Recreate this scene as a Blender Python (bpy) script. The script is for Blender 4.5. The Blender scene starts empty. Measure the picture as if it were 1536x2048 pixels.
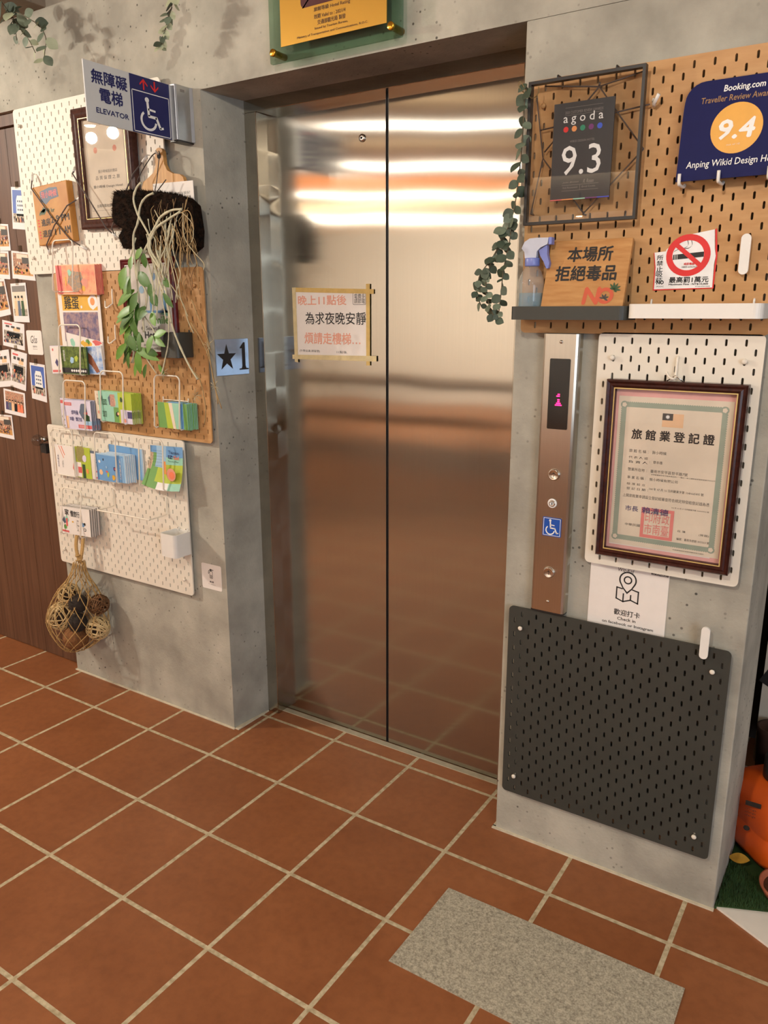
import bpy, math, random
from mathutils import Vector, Matrix
random.seed(7)
sc = bpy.context.scene
COL = sc.collection
# ------------------------------------------------------------------ camera, world, lights, exposure
cd = bpy.data.cameras.new('camera'); cam = bpy.data.objects.new('camera', cd); COL.objects.link(cam)
cd.sensor_fit = 'VERTICAL'; cd.sensor_height = 36.0; cd.lens = 1574.1 * 36.0 / 2048.0; cd.clip_start = .01
R = ((0.83822, 0.54533, -0.00139), (-0.13394, 0.20834, 0.96884), (0.52863, -0.81192, 0.24768))
cam.matrix_world = Matrix.Translation((1.810, -1.857, 1.466)) @ Matrix(R).transposed().to_4x4()
sc.camera = cam
w = bpy.data.worlds.new('world'); sc.world = w; w.use_nodes = True
w.node_tree.nodes['Background'].inputs[0].default_value = (1, .9, .78, 1)
w.node_tree.nodes['Background'].inputs[1].default_value = .02
sc.view_settings.view_transform = 'Standard'; sc.view_settings.look = 'None'
sc.view_settings.gamma = 1; sc.view_settings.use_curve_mapping = False
sc.view_settings.exposure = 0.33
sc.cycles.use_denoising = True
sc.cycles.max_bounces = 8; sc.cycles.diffuse_bounces = 4; sc.cycles.glossy_bounces = 4; sc.cycles.transparent_max_bounces = 12
sc.cycles.sample_clamp_indirect = 4.0; sc.cycles.caustics_reflective = False; sc.cycles.caustics_refractive = False
KEY = 72        # spot lamps over the reception side
TUBE = 11.0      # ceiling tube lamps
COVE = 1.3      # warm cove behind
LOBBY = 150     # added unseen fills that brighten the lobby walls mirrored in the doors
DAY = 85        # daylight through the window on the right
def lamp(name, kind, loc, power, col, size=.05, aim=None, size_y=None, spot=None):
    l = bpy.data.lights.new(name, kind); l.energy = power; l.color = col
    if kind == 'AREA':
        l.size = size
        if size_y: l.shape = 'RECTANGLE'; l.size_y = size_y
    else: l.shadow_soft_size = size
    if spot: l.spot_size = math.radians(spot); l.spot_blend = .6
    o = bpy.data.objects.new(name, l); COL.objects.link(o); o.location = loc
    if aim: o.rotation_euler = (Vector(aim) - Vector(loc)).to_track_quat('-Z', 'Y').to_euler()
    return o
WARM = (1, .915, .785)
SPOTS = [(-2.36, -1.67, 2.49), (-2.60, -1.70, 2.49), (-1.43, -7.2, 2.46), (1.3, -2.3, 2.52), (3.0, -2.6, 2.52)]
lamp('spot_light', 'SPOT', (-2.36, -1.67, 2.44), KEY * 1.3, WARM, .032, (0.1, 0, .9), spot=120)
lamp('spot_light', 'SPOT', (-2.60, -1.70, 2.44), KEY * 1.0, WARM, .032, (.6, 0, .9), spot=120)
lamp('spot_light', 'SPOT', (1.3, -2.3, 2.47), KEY * .9, WARM, .05, (.9, 0, .9), spot=130)
lamp('spot_light', 'SPOT', (3.0, -2.6, 2.47), KEY * .5, (1, .91, .78), .05, (1.6, 0, 1.2), spot=120)
lamp('lobby_fill', 'AREA', (-4.2, -5.9, 2.6), LOBBY, (1, .95, .86), 2.2, (-4.4, -9, .9), .3)  # unseen area fills with no fixture, added to lighten the mirrored lobby
lamp('lobby_fill', 'AREA', (-1.4, -5.9, 2.6), LOBBY, (1, .95, .86), 2.2, (-1.8, -9, .9), .3)
lamp('lobby_fill', 'AREA', (-4.6, -2.6, 2.6), LOBBY * .5, (1, .95, .86), 1.6, (-6.6, -4.0, .4), .3)
lamp('window_light', 'AREA', (4.9, -3.0, 1.5), DAY, (.72, .86, 1), 2.4, (0, -.6, 1.2), 1.8)

# ------------------------------------------------------------------ materials
def lin(c):
    c = c / 255.0
    return c / 12.92 if c <= .04045 else ((c + .055) / 1.055) ** 2.4
def rgb(t): return (lin(t[0]), lin(t[1]), lin(t[2]), 1)
MATS = {}
class N:
    """small helper round a node tree"""
    def __init__(s, name):
        s.m = bpy.data.materials.new(name); s.m.use_nodes = True; s.t = s.m.node_tree; s.n = s.t.nodes; s.b = s.n['Principled BSDF']
        s.co = s.n.new('ShaderNodeTexCoord').outputs['Object']
    def link(s, a, b): s.t.links.new(a, b)
    def put(s, key, v):
        if hasattr(v, 'is_linked'): s.link(v, s.b.inputs[key])
        else: s.b.inputs[key].default_value = v
    def mapping(s, scale=(1, 1, 1), loc=(0, 0, 0)):
        k = s.n.new('ShaderNodeMapping'); k.inputs['Scale'].default_value = scale; k.inputs['Location'].default_value = loc
        s.link(s.co, k.inputs[0]); return k.outputs[0]
    def noise(s, scale, detail=4, vec=None, rough=.55, color=False):
        k = s.n.new('ShaderNodeTexNoise'); k.inputs['Scale'].default_value = scale; k.inputs['Detail'].default_value = detail
        k.inputs['Roughness'].default_value = rough; s.link(vec or s.co, k.inputs['Vector'])
        return k.outputs['Color' if color else 'Fac']
    def ramp(s, f, stops, const=False):
        k = s.n.new('ShaderNodeValToRGB'); s.link(f, k.inputs[0]); e = k.color_ramp.elements
        if const: k.color_ramp.interpolation = 'CONSTANT'
        while len(e) < len(stops): e.new(.5)
        for i, (p, c) in enumerate(stops):
            e[i].position = p; e[i].color = c if len(c) == 4 else rgb(c)
        return k.outputs[0]
    def mix(s, f, a, b, mode='MIX'):
        k = s.n.new('ShaderNodeMix'); k.data_type = 'RGBA'; k.blend_type = mode
        for key, v in ((0, f), (6, a), (7, b)):
            if hasattr(v, 'is_linked'): s.link(v, k.inputs[key])
            else: k.inputs[key].default_value = v
        return k.outputs[2]
    def bump(s, h, strength, dist=.002):
        k = s.n.new('ShaderNodeBump'); k.inputs['Strength'].default_value = strength; k.inputs['Distance'].default_value = dist
        s.link(h, k.inputs['Height']); s.link(k.outputs[0], s.b.inputs['Normal'])
def mat(name, c, rough=.55, metal=0, var=.05, scale=30, bump=0, emit=0, spec=.5):
    if name in MATS: return MATS[name]
    k = N(name); base = rgb(c)
    hi = tuple(min(1, v * (1 + var)) for v in base[:3]) + (1,); lo = tuple(v * (1 - var) for v in base[:3]) + (1,)
    f = k.noise(scale, 3)
    col = k.ramp(f, [(.3, lo), (.7, hi)])
    k.put('Base Color', col); k.put('Roughness', rough); k.put('Metallic', metal); k.put('Specular IOR Level', spec)
    if bump: k.bump(f, bump)
    if emit: k.put('Emission Color', base); k.put('Emission Strength', emit)
    MATS[name] = k.m; return k.m
def glass(name, tint=(235, 240, 238), ior=1.45, haze=0, hcol=(255, 255, 255)):
    if name in MATS: return MATS[name]
    k = N(name); t = k.n.new('ShaderNodeBsdfTransparent'); g = k.n.new('ShaderNodeBsdfGlossy'); f = k.n.new('ShaderNodeFresnel'); x = k.n.new('ShaderNodeMixShader')
    nz = k.noise(6, 2); t_ = rgb(tint); lo = tuple(v * .94 for v in t_[:3]) + (1,)
    k.link(k.ramp(nz, [(.3, lo), (.7, t_)]), t.inputs[0]); g.inputs['Roughness'].default_value = .01; f.inputs[0].default_value = ior
    ge = k.n.new('ShaderNodeNewGeometry'); mm = k.n.new('ShaderNodeMath'); mm.operation = 'MULTIPLY'; iv = k.n.new('ShaderNodeMath'); iv.operation = 'SUBTRACT'; iv.inputs[0].default_value = 1; k.link(ge.outputs['Backfacing'], iv.inputs[1]); k.link(f.outputs[0], mm.inputs[0]); k.link(iv.outputs[0], mm.inputs[1])
    k.link(mm.outputs[0], x.inputs[0]); k.link(t.outputs[0], x.inputs[1]); k.link(g.outputs[0], x.inputs[2])
    out = x.outputs[0]
    if haze:
        d = k.n.new('ShaderNodeBsdfDiffuse'); d.inputs[0].default_value = rgb(hcol); h = k.n.new('ShaderNodeMixShader'); h.inputs[0].default_value = haze
        k.link(out, h.inputs[1]); k.link(d.outputs[0], h.inputs[2]); out = h.outputs[0]
    k.link(out, k.n['Material Output'].inputs[0]); MATS[name] = k.m; return k.m
def concrete(name, c, dark):
    k = N(name)
    big = k.noise(1.6, 5); mid = k.noise(7, 6); fine = k.noise(120, 3)
    a = k.ramp(big, [(.32, dark), (.62, c)])
    b = k.ramp(mid, [(.35, (205, 205, 205)), (.65, (255, 255, 255))])
    col = k.mix(.75, a, b, 'MULTIPLY')
    v = k.n.new('ShaderNodeTexVoronoi'); v.inputs['Scale'].default_value = 42; k.link(k.co, v.inputs['Vector'])
    gate = k.ramp(k.noise(3.2, 3), [(.44, (0, 0, 0)), (.62, (255, 255, 255))])
    pore = k.ramp(v.outputs['Distance'], [(.10, (255, 255, 255)), (.17, (0, 0, 0))])
    pf = k.mix(1.0, pore, gate, 'MULTIPLY')
    col = k.mix(pf, col, rgb(tuple(int(q * .5) for q in dark)))
    k.put('Base Color', col); k.put('Roughness', .82); k.put('Specular IOR Level', .25)
    k.bump(k.mix(.5, fine, k.noise(28, 6, rough=.7)), .6, .003); return k.m
CONC = concrete('cast_concrete', (194, 189, 174), (165, 160, 147))
def tiles():
    k = N('terracotta_tiles'); v = k.mapping(loc=(0, -.131, 0))
    b = k.n.new('ShaderNodeTexBrick'); b.offset = 0; b.squash = 1; k.link(v, b.inputs['Vector'])
    for key, val in (('Scale', 1), ('Mortar Size', .0060), ('Mortar Smooth', .1), ('Brick Width', .305), ('Row Height', .305), ('Bias', 0)): b.inputs[key].default_value = val
    b.inputs['Color1'].default_value = rgb((158, 99, 61)); b.inputs['Color2'].default_value = rgb((149, 92, 56)); b.inputs['Mortar'].default_value = rgb((176, 160, 128))
    n1 = k.noise(5, 5); n2 = k.noise(38, 4); n3 = k.noise(11, 6, rough=.7)
    t = k.ramp(n1, [(.3, (222, 214, 208)), (.7, (255, 255, 255))]); col = k.mix(.7, b.outputs['Color'], t, 'MULTIPLY')
    st = k.ramp(n3, [(.60, (0, 0, 0)), (.74, (120, 120, 120))]); col = k.mix(st, col, rgb((144, 90, 30)))
    sp = k.ramp(n2, [(.3, (225, 225, 225)), (.6, (255, 255, 255))]); col = k.mix(.6, col, sp, 'MULTIPLY')
    gm = k.ramp(k.noise(60, 3), [(.35, (168, 152, 120)), (.65, (206, 192, 160))])
    col = k.mix(b.outputs['Fac'], col, gm)
    k.put('Base Color', col); k.put('Roughness', k.ramp(b.outputs['Fac'], [(0, (.40,) * 3 + (1,)), (1, (.9,) * 3 + (1,))]))
    k.put('Specular IOR Level', .35)
    inv = k.n.new('ShaderNodeMath'); inv.operation = 'SUBTRACT'; inv.inputs[0].default_value = 1; k.link(b.outputs['Fac'], inv.inputs[1])
    k.bump(inv.outputs[0], .5, .003); return k.m
def steel(name, c=(186, 180, 168), rough=.11, wav=.0008, an=.98):
    k = N(name); v = k.mapping((160, 160, .6)); grain = k.noise(4, 3, v)
    v2 = k.mapping((1.3, 1, 2.2)); wave = k.noise(1.6, 1, v2)
    lo = tuple(q * .93 for q in rgb(c)[:3]) + (1,)
    k.put('Base Color', k.ramp(grain, [(.3, lo), (.7, rgb(c))])); k.put('Metallic', 1); k.put('Roughness', rough)
    k.put('Anisotropic', an)
    tg = k.n.new('ShaderNodeTangent'); tg.direction_type = 'RADIAL'; tg.axis = 'Y'
    cv = k.n.new('ShaderNodeCombineXYZ'); cv.inputs[0].default_value = 1
    k.link(cv.outputs[0], k.b.inputs['Tangent'])
    k.bump(wave, 1.0, wav); return k.m
STEEL = steel('brushed_steel'); STEELP = steel('brushed_steel_panel', (206, 196, 180), .3, .0004)
def wood(name, a, b, vec=(22, 22, 1.2), rough=.5, grooves=0):
    k = N(name); n = k.noise(3, 5, k.mapping(vec)); col = k.ramp(n, [(.3, b), (.7, a)])
    n2 = k.noise(2, 3); col = k.mix(.5, col, k.ramp(n2, [(.3, (214, 214, 214)), (.7, (255, 255, 255))]), 'MULTIPLY')
    k.put('Base Color', col); k.put('Roughness', rough); k.put('Specular IOR Level', .3); k.bump(n, .15, .001); return k.m
WOODDOOR = wood('dark_walnut_planks', (112, 78, 57), (82, 54, 39), (16, 16, .7), .45)
PEGWOOD = wood('ash_wood_board', (203, 157, 106), (185, 137, 86), (3, 3, 16), .5)
SIGNWOOD = wood('light_pine', (206, 156, 98), (180, 124, 70), (4, 4, 26), .55)
BOARDWOOD = wood('bamboo', (214, 164, 100), (190, 136, 74), (30, 30, 2), .5)
DARKFRAME = wood('mahogany', (74, 34, 26), (48, 20, 16), (30, 30, 30), .3)
BROWNFRAME = wood('walnut_frame', (92, 56, 46), (62, 34, 28), (30, 30, 30), .35)
REDFRAME = wood('red_lacquer', (120, 36, 38), (88, 22, 26), (20, 20, 20), .3)
PEGWHITE = mat('white_lacquer', (228, 219, 203), .5, var=.02); PEGBLACK = mat('anthracite_lacquer', (55, 56, 51), .5, var=.08, scale=8)
WIRE = mat('white_wire', (236, 226, 208), .35, var=.02); WHITE = mat('white_plastic', (232, 228, 220), .4, var=.02)
PAPER = mat('white_paper', (232, 224, 216), .7, var=.02); CREAM = mat('cream_paper', (228, 212, 190), .7, var=.03)
BLACK = mat('black_ink', (26, 24, 24), .6); DGREY = mat('dark_grey_ink', (70, 66, 62), .6); GREY = mat('grey_ink', (128, 122, 116), .6)
RED = mat('red_ink', (214, 34, 34), .5); PINK = mat('pink_mat', (230, 170, 162), .7); SALMON = mat('salmon_ink', (224, 150, 128), .7)
GOLD = mat('gold_metal', (214, 168, 78), .35, .9, var=.05, scale=3); BRASS = mat('brass', (206, 160, 60), .22, 1); GOLDLINE = mat('gold_line', (214, 186, 120), .4, .3)
NAVY = mat('navy_print', (24, 28, 86), .5, var=.05); BLUE = mat('blue_sign', (22, 78, 168), .35); WHT = mat('white_ink', (236, 234, 230), .5)
BLACKM = mat('black_metal', (34, 32, 32), .4, var=.15); ALU = mat('aluminium', (184, 186, 188), .38, .9, var=.05); DARK = mat('dark_void', (10, 9, 9), .9)
CHROME = mat('chrome', (215, 212, 206), .12, 1); CORD = mat('elastic_cord', (92, 80, 74), .8); GREENB = mat('green_border', (156, 166, 148), .7)
CLEAR = glass('clear_glass', (254, 254, 254)); GREENGLASS = glass('green_tinted_glass', (212, 230, 220)); AC = glass('clear_acrylic', (252, 252, 252), 1.3)
FROST = mat('frosted_acrylic', (200, 200, 198), .5, var=.02)
TEAL = mat('teal_print', (150, 204, 180), .5); LIME = mat('lime_print', (178, 194, 62), .5); GREEN = mat('green_print', (110, 160, 84), .5); DKGREEN = mat('dark_green_print', (46, 78, 44), .5)
SKY = mat('sky_print', (108, 158, 206), .5); LSKY = mat('light_sky_print', (160, 196, 224), .5); ROSE = mat('rose_print', (214, 98, 96), .5); ORANGE = mat('orange_print', (232, 150, 84), .5)
YELLOW = mat('yellow_print', (224, 172, 52), .5); LILAC = mat('lilac_print', (216, 208, 226), .55); INDIGO = mat('indigo_print', (72, 66, 110), .55); SLATE = mat('slate_print', (92, 104, 122), .55)
PEACH = mat('peach_print', (236, 192, 150), .55); PURPLE = mat('purple_ink', (110, 40, 110), .5); CORAL = mat('coral_print', (238, 128, 92), .5); TAPE = mat('masking_tape', (206, 174, 104), .7, var=.08, scale=60)
MASKT = mat('pale_tape', (210, 192, 146), .7, var=.08, scale=60); PINKINK = mat('faded_red_ink', (230, 164, 140), .7); STEELBLUE = mat('brushed_blue_steel', (150, 170, 200), .3, .8)
def photo_mat(name, cols, scale=60, rough=.35):
    k = N(name); n = k.noise(scale, 5, rough=.65); st = [(.22 + .56 * i / max(1, len(cols) - 1), c) for i, c in enumerate(cols)]
    k.put('Base Color', k.ramp(n, st)); k.put('Roughness', rough); k.put('Specular IOR Level', .1 if rough > .8 else .5); return k.m
CROWD = photo_mat('crowd_photo', [(40, 34, 32), (90, 70, 60), (196, 150, 122), (120, 70, 56), (220, 206, 190)], 90)
CROWD2 = photo_mat('group_photo', [(30, 34, 52), (70, 62, 60), (204, 160, 130), (150, 60, 44), (226, 214, 200)], 110)
STREET = photo_mat('street_photo', [(52, 50, 48), (120, 110, 100), (198, 186, 170), (80, 66, 54)], 80)
FOREST = photo_mat('forest_photo', [(22, 30, 16), (60, 80, 34), (110, 130, 56), (36, 44, 26)], 70)
MONO = photo_mat('evening_photo', [(70, 66, 96), (110, 100, 132), (170, 140, 140), (206, 176, 160)], 45)
MAPART = photo_mat('map_art', [(88, 110, 120), (130, 136, 132), (196, 150, 110), (92, 128, 140)], 120)
PINKART = photo_mat('pink_art', [(212, 92, 92), (230, 140, 110), (238, 176, 130), (224, 120, 110)], 22)
SKYART = photo_mat('cloud_photo', [(64, 110, 186), (110, 150, 206), (214, 222, 232), (236, 238, 240)], 30)

# ------------------------------------------------------------------ mesh builder
class MB:
    def __init__(s): s.v = []; s.f = []; s.mi = []; s.ms = []; s.sm = []
    def _m(s, m):
        if m not in s.ms: s.ms.append(m)
        return s.ms.index(m)
    def add(s, vs, fs, m, smooth=False):
        o = len(s.v); s.v += [tuple(p) for p in vs]; k = s._m(m)
        for f in fs: s.f.append(tuple(i + o for i in f)); s.mi.append(k); s.sm.append(smooth)
        return s
    def box(s, x0, x1, y0, y1, z0, z1, m):
        vs = [(x, y, z) for z in (z0, z1) for y in (y0, y1) for x in (x0, x1)]
        return s.add(vs, [(0, 2, 3, 1), (4, 5, 7, 6), (0, 1, 5, 4), (2, 6, 7, 3), (0, 4, 6, 2), (1, 3, 7, 5)], m)
    def prism(s, pts, y0, y1, m, side=None):
        """polygon in the wall plane (x,z) pulled from y0 (front) to y1 (back)"""
        n = len(pts); a = sum(pts[i][0] * pts[(i + 1) % n][1] - pts[(i + 1) % n][0] * pts[i][1] for i in range(n))
        if a < 0: pts = pts[::-1]
        s.add([(x, y0, z) for x, z in pts] + [(x, y1, z) for x, z in pts], [tuple(range(n)), tuple(range(2 * n - 1, n - 1, -1))], m)
        return s.add([(x, y0, z) for x, z in pts] + [(x, y1, z) for x, z in pts], [(i, i + n, (i + 1) % n + n, (i + 1) % n) for i in range(n)], side or m)
    def hprism(s, pts, z0, z1, m):
        n = len(pts); a = sum(pts[i][0] * pts[(i + 1) % n][1] - pts[(i + 1) % n][0] * pts[i][1] for i in range(n))
        if a < 0: pts = pts[::-1]
        return s.add([(x, y, z1) for x, y in pts] + [(x, y, z0) for x, y in pts], [tuple(range(n)), tuple(range(2 * n - 1, n - 1, -1))] + [(i, i + n, (i + 1) % n + n, (i + 1) % n) for i in range(n)], m)
    def flat(s, pts, y, m):
        n = len(pts); a = sum(pts[i][0] * pts[(i + 1) % n][1] - pts[(i + 1) % n][0] * pts[i][1] for i in range(n))
        if a < 0: pts = pts[::-1]
        return s.add([(x, y, z) for x, z in pts], [tuple(range(n))], m)
    def tube(s, pts, r, m, n=8, closed=False, flat=1.0):
        P = [Vector(p) for p in pts]; L = len(P); rr = r if isinstance(r, (list, tuple)) else [r] * L
        up = None; vs = []
        for i in range(L):
            a = P[i - 1] if (i or closed) else P[i]; b = P[(i + 1) % L] if (i < L - 1 or closed) else P[i]
            d = (b - a); d = d.normalized() if d.length > 1e-9 else Vector((0, 0, 1))
            if up is None:
                up = d.orthogonal().normalized()
            else:
                up = (up - d * up.dot(d)); up = up.normalized() if up.length > 1e-6 else d.orthogonal().normalized()
            sd = d.cross(up)
            for k in range(n):
                t = 2 * math.pi * k / n; vs.append(P[i] + (up * math.cos(t) + sd * math.sin(t) * flat) * rr[i])
        fs = []
        for i in range(L if closed else L - 1):
            j = (i + 1) % L
            for k in range(n): fs.append((i * n + k, i * n + (k + 1) % n, j * n + (k + 1) % n, j * n + k))
        if not closed: fs += [tuple(range(n - 1, -1, -1)), tuple((L - 1) * n + k for k in range(n))]
        return s.add(vs, fs, m, True)
    def cyl(s, p0, p1, r, m, n=20, r1=None): return s.tube([p0, p1], [r, r if r1 is None else r1], m, n)
    def lathe(s, prof, c, m, n=28, axis='Z', sx=1, sy=1):
        vs = []
        for r, h in prof:
            for k in range(n):
                t = 2 * math.pi * k / n; a, b = r * math.cos(t) * sx, r * math.sin(t) * sy
                vs.append((c[0] + a, c[1] + b, c[2] + h) if axis == 'Z' else (c[0] + a, c[1] - h, c[2] + b))
        fs = [(i * n + k, i * n + (k + 1) % n, (i + 1) * n + (k + 1) % n, (i + 1) * n + k) for i in range(len(prof) - 1) for k in range(n)]
        fs += [tuple(range(n - 1, -1, -1)), tuple((len(prof) - 1) * n + k for k in range(n))]
        if axis != 'Z': fs = [f[::-1] for f in fs]; fs = [f[::-1] for f in fs]
        return s.add(vs, fs, m, True)
    def ball(s, c, r, m, n=16, k=10, sz=1):
        return s.lathe([(max(1e-4, r * math.sin(math.pi * i / k)), -r * math.cos(math.pi * i / k) * sz) for i in range(k + 1)], c, m, n)
    def leaf(s, base, d, length, width, m, nrm=(0, -1, 0), curl=.25, fold=.15, seg=6):
        base = Vector(base); d = Vector(d).normalized(); nrm = Vector(nrm); sd = d.cross(nrm)
        sd = sd.normalized() if sd.length > 1e-4 else d.orthogonal().normalized(); nn = sd.cross(d).normalized(); vs = []
        for i in range(seg + 1):
            t = i / seg; wv = width * .5 * max(.02, math.sin(math.pi * min(1, t * .94 + .05)) ** .8)
            c = base + d * length * t - nn * (curl * length * t * t)
            vs += [c - sd * wv + nn * fold * wv, c, c + sd * wv + nn * fold * wv]
        fs = []
        for i in range(seg):
            a = i * 3; fs += [(a, a + 1, a + 4, a + 3), (a + 1, a + 2, a + 5, a + 4)]
        return s.add(vs, fs, m, True)
    def mesh(s, name, off=(0, 0, 0)):
        me = bpy.data.meshes.new(name); me.from_pydata([(x - off[0], y - off[1], z - off[2]) for x, y, z in s.v], [], s.f)
        for m in s.ms: me.materials.append(m)
        me.polygons.foreach_set('material_index', s.mi); me.polygons.foreach_set('use_smooth', s.sm); me.update(); return me
def arc(cx, cz, r, a0, a1, n=8): return [(cx + r * math.cos(math.radians(a0 + (a1 - a0) * i / n)), cz + r * math.sin(math.radians(a0 + (a1 - a0) * i / n))) for i in range(n + 1)]
def rrect(x0, x1, z0, z1, r, n=5):
    return arc(x1 - r, z1 - r, r, 0, 90, n) + arc(x0 + r, z1 - r, r, 90, 180, n) + arc(x0 + r, z0 + r, r, 180, 270, n) + arc(x1 - r, z0 + r, r, 270, 360, n)
def circ(cx, cz, r, n=28, rz=None): return [(cx + r * math.cos(2 * math.pi * i / n), cz + (rz or r) * math.sin(2 * math.pi * i / n)) for i in range(n)]
def ring(mb, outer, inner, y, m):
    n = len(outer); mb.add([(x, y, z) for x, z in outer] + [(x, y, z) for x, z in inner], [(i, (i + 1) % n, (i + 1) % n + n, i + n) for i in range(n)], m)
def smooth_path(pts, k=5):
    P = [Vector(p) for p in pts]; out = []
    for i in range(len(P) - 1):
        a = P[max(0, i - 1)]; b = P[i]; c = P[i + 1]; d = P[min(len(P) - 1, i + 2)]
        for j in range(k):
            t = j / k; out.append(.5 * ((2 * b) + (c - a) * t + (2 * a - 5 * b + 4 * c - d) * t * t + (3 * b - a - 3 * c + d) * t ** 3))
    return out + [P[-1]]
# ------------------------------------------------------------------ objects
def tag(o, label=None, cat=None, group=None, kind=None):
    for k, v in (('label', label), ('category', cat), ('group', group), ('kind', kind)):
        if v: o[k] = v
    return o
class T:
    """a thing: an Empty at its base with its parts as children; shapes are given in room coordinates"""
    def __init__(s, name, label, cat, loc, group=None, rot=(0, 0, 0), kind=None):
        s.loc = Vector(loc); s.o = bpy.data.objects.new(name, None); COL.objects.link(s.o); s.o.location = loc; s.o.rotation_euler = rot
        s.o.empty_display_size = .05; tag(s.o, label, cat, group, kind)
    def part(s, name, mb, parent=None, label=None, bevel=0, kind=None):
        o = bpy.data.objects.new(name, mb.mesh(name, s.loc)); COL.objects.link(o); o.parent = parent or s.o
        if label: o['label'] = label
        if kind: o['kind'] = kind
        if bevel: bev(o, bevel)
        return o
    def text(s, txt, box, y, m, parent=None, name='lettering', face='Y', bold=0, shear=0, rot=0, res=2, arch=0):
        """lettering filling the box (u0,u1,z0,z1) on the plane y (facing the room) or x (facing right)"""
        cu = bpy.data.curves.new('text', 'FONT'); cu.body = txt; cu.resolution_u = res; cu.align_x = 'LEFT'; cu.space_line = .9
        to = bpy.data.objects.new('text', cu); src = bpy.data.meshes.new_from_object(to); bpy.data.objects.remove(to); bpy.data.curves.remove(cu)
        vs = [(v.co.x + shear * v.co.y, v.co.y) for v in src.vertices]
        if not vs: return
        x0 = min(v[0] for v in vs); x1 = max(v[0] for v in vs); z0 = min(v[1] for v in vs); z1 = max(v[1] for v in vs)
        cx = (box[0] + box[1]) / 2; cz = (box[2] + box[3]) / 2; ww = box[1] - box[0]; hh = box[3] - box[2]
        ca, sa = math.cos(math.radians(rot)), math.sin(math.radians(rot)); fc = [tuple(pl.vertices) for pl in src.polygons]; V = []; F = []
        bx_ = bold * 1.3 * ww / (x1 - x0); bz_ = bold * 1.3 * hh / max(1e-6, z1 - z0)
        for k, (ox, oz) in enumerate(((0, 0), (1, 0), (-1, 0), (0, 1), (0, -1)) if bold else ((0, 0),)):
            base = len(V); yy = y + (-.00004 if face == 'Y' else .00004) * k
            for a, b in vs:
                p = ((a - x0) / (x1 - x0) - .5) * ww + ox * bx_; q = ((b - z0) / max(1e-6, z1 - z0) - .5) * hh + oz * bz_
                p, q = p * ca - q * sa, p * sa + q * ca
                V.append(Vector((cx + p, yy, cz + q) if face == 'Y' else (yy, cx + p, cz + q)) - s.loc)
            F += [tuple(i + base for i in f) for f in fc]
        bpy.data.meshes.remove(src); me = bpy.data.meshes.new(name); me.from_pydata(V, [], F)
        me.name = name; me.materials.clear(); me.materials.append(m)
        for pl in me.polygons: pl.material_index = 0
        me.update(); o = bpy.data.objects.new(name, me); COL.objects.link(o); o.parent = parent or s.o
        return o
def bev(o, wd, seg=2):
    b = o.modifiers.new('bevel', 'BEVEL'); b.width = wd; b.segments = seg; b.limit_method = 'ANGLE'; b.angle_limit = math.radians(50)
def solo(name, mb, label, cat, loc=(0, 0, 0), group=None, kind=None, bevel=0):
    o = bpy.data.objects.new(name, mb.mesh(name, loc)); COL.objects.link(o); o.location = loc; tag(o, label, cat, group, kind)
    if bevel: bev(o, bevel)
    return o
def copy_tree(o, dx, label=None, parent=None):
    c = o.copy(); COL.objects.link(c)
    if parent: c.parent = parent
    else:
        c.location = Vector(o.location) + Vector(dx)
        if label: c['label'] = label
    for ch in list(o.children): copy_tree(ch, dx, None, c)
    return c
def S(name, mb, label, cat, bevel=0): return solo(name, mb, label, cat, kind='structure', bevel=bevel)
# ================================================================== the room
S('floor', MB().hprism([(-7, -9), (5, -9), (5, 1.2), (-7, 1.2)], -.05, 0, tiles()), 'terracotta tile floor with pale grout', 'floor')
WARMPLASTER = concrete('room_plaster', (206, 196, 176), (180, 168, 148))
S('ceiling', MB().box(-7, 5, -9, 1.2, 2.72, 2.8, mat('ceiling_paint', (222, 198, 164), .8, var=.05, scale=2)), 'warm painted ceiling over the lobby', 'ceiling')
S('wall_back', MB().box(-7, 5, -9.1, -9, 0, 2.72, mat('back_wall_paint', (206, 200, 192), .8, scale=3)), 'pale wall at the far side of the lobby', 'wall')
S('wall_west', MB().box(-7.1, -7, -9, 1.2, 0, 2.72, mat('west_wall_paint', (190, 180, 164), .8, scale=3)), 'pale wall on the reception side', 'wall')
S('wall_east', MB().box(5, 5.1, -9, 1.2, 0, 2.72, mat('east_wall_paint', (196, 192, 184), .8, scale=3)), 'pale wall with the daylight window', 'wall')
S('wall_left', MB().prism([(0, 0)] * 0 + [(-.945, 0), (-.047, 0), (-.047, 2.102), (-.945, 2.102)], 0, .003, CONC).hprism([(-.945, .001), (-.047, .001), (-.030, .172), (-.030, .32), (-.945, .32)], 0, 2.102, CONC), 'grey cast concrete pier left of the lift', 'wall')
S('wall_right', MB().box(.989, 1.591, 0, .30, 0, 2.102, CONC), 'grey cast concrete pier right of the lift', 'wall', bevel=.003)
hd = MB().box(-2.4, 1.591, 0, .32, 2.162, 2.72, CONC); hd.hprism([(-.945, 0), (1.591, 0), (1.591, .32), (-.945, .32)], 2.102, 2.162, CONC)
hd.box(-7, -2.4, 0, .32, 0, 2.72, CONC)
S('wall_front', hd, 'grey cast concrete header wall over the lift and the wooden door', 'wall')
S('wall_alcove', MB().box(1.5, 5, .95, 1.0, 0, 2.72, mat('alcove_paint', (66, 56, 48), .8)), 'dark wall at the back of the planted alcove', 'wall')
S('wall_shaft', MB().box(-.945, 1.48, .32, .36, 0, 2.72, DARK), 'dark wall of the lift shaft behind the door', 'wall')
S('beam_ceiling', MB().box(-4, -.735, -.9, .01, 2.443, 2.72, concrete('beam_concrete', (150, 134, 116), (124, 110, 96))), 'concrete beam dropping from the ceiling at the upper left', 'beam', bevel=.004)
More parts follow.
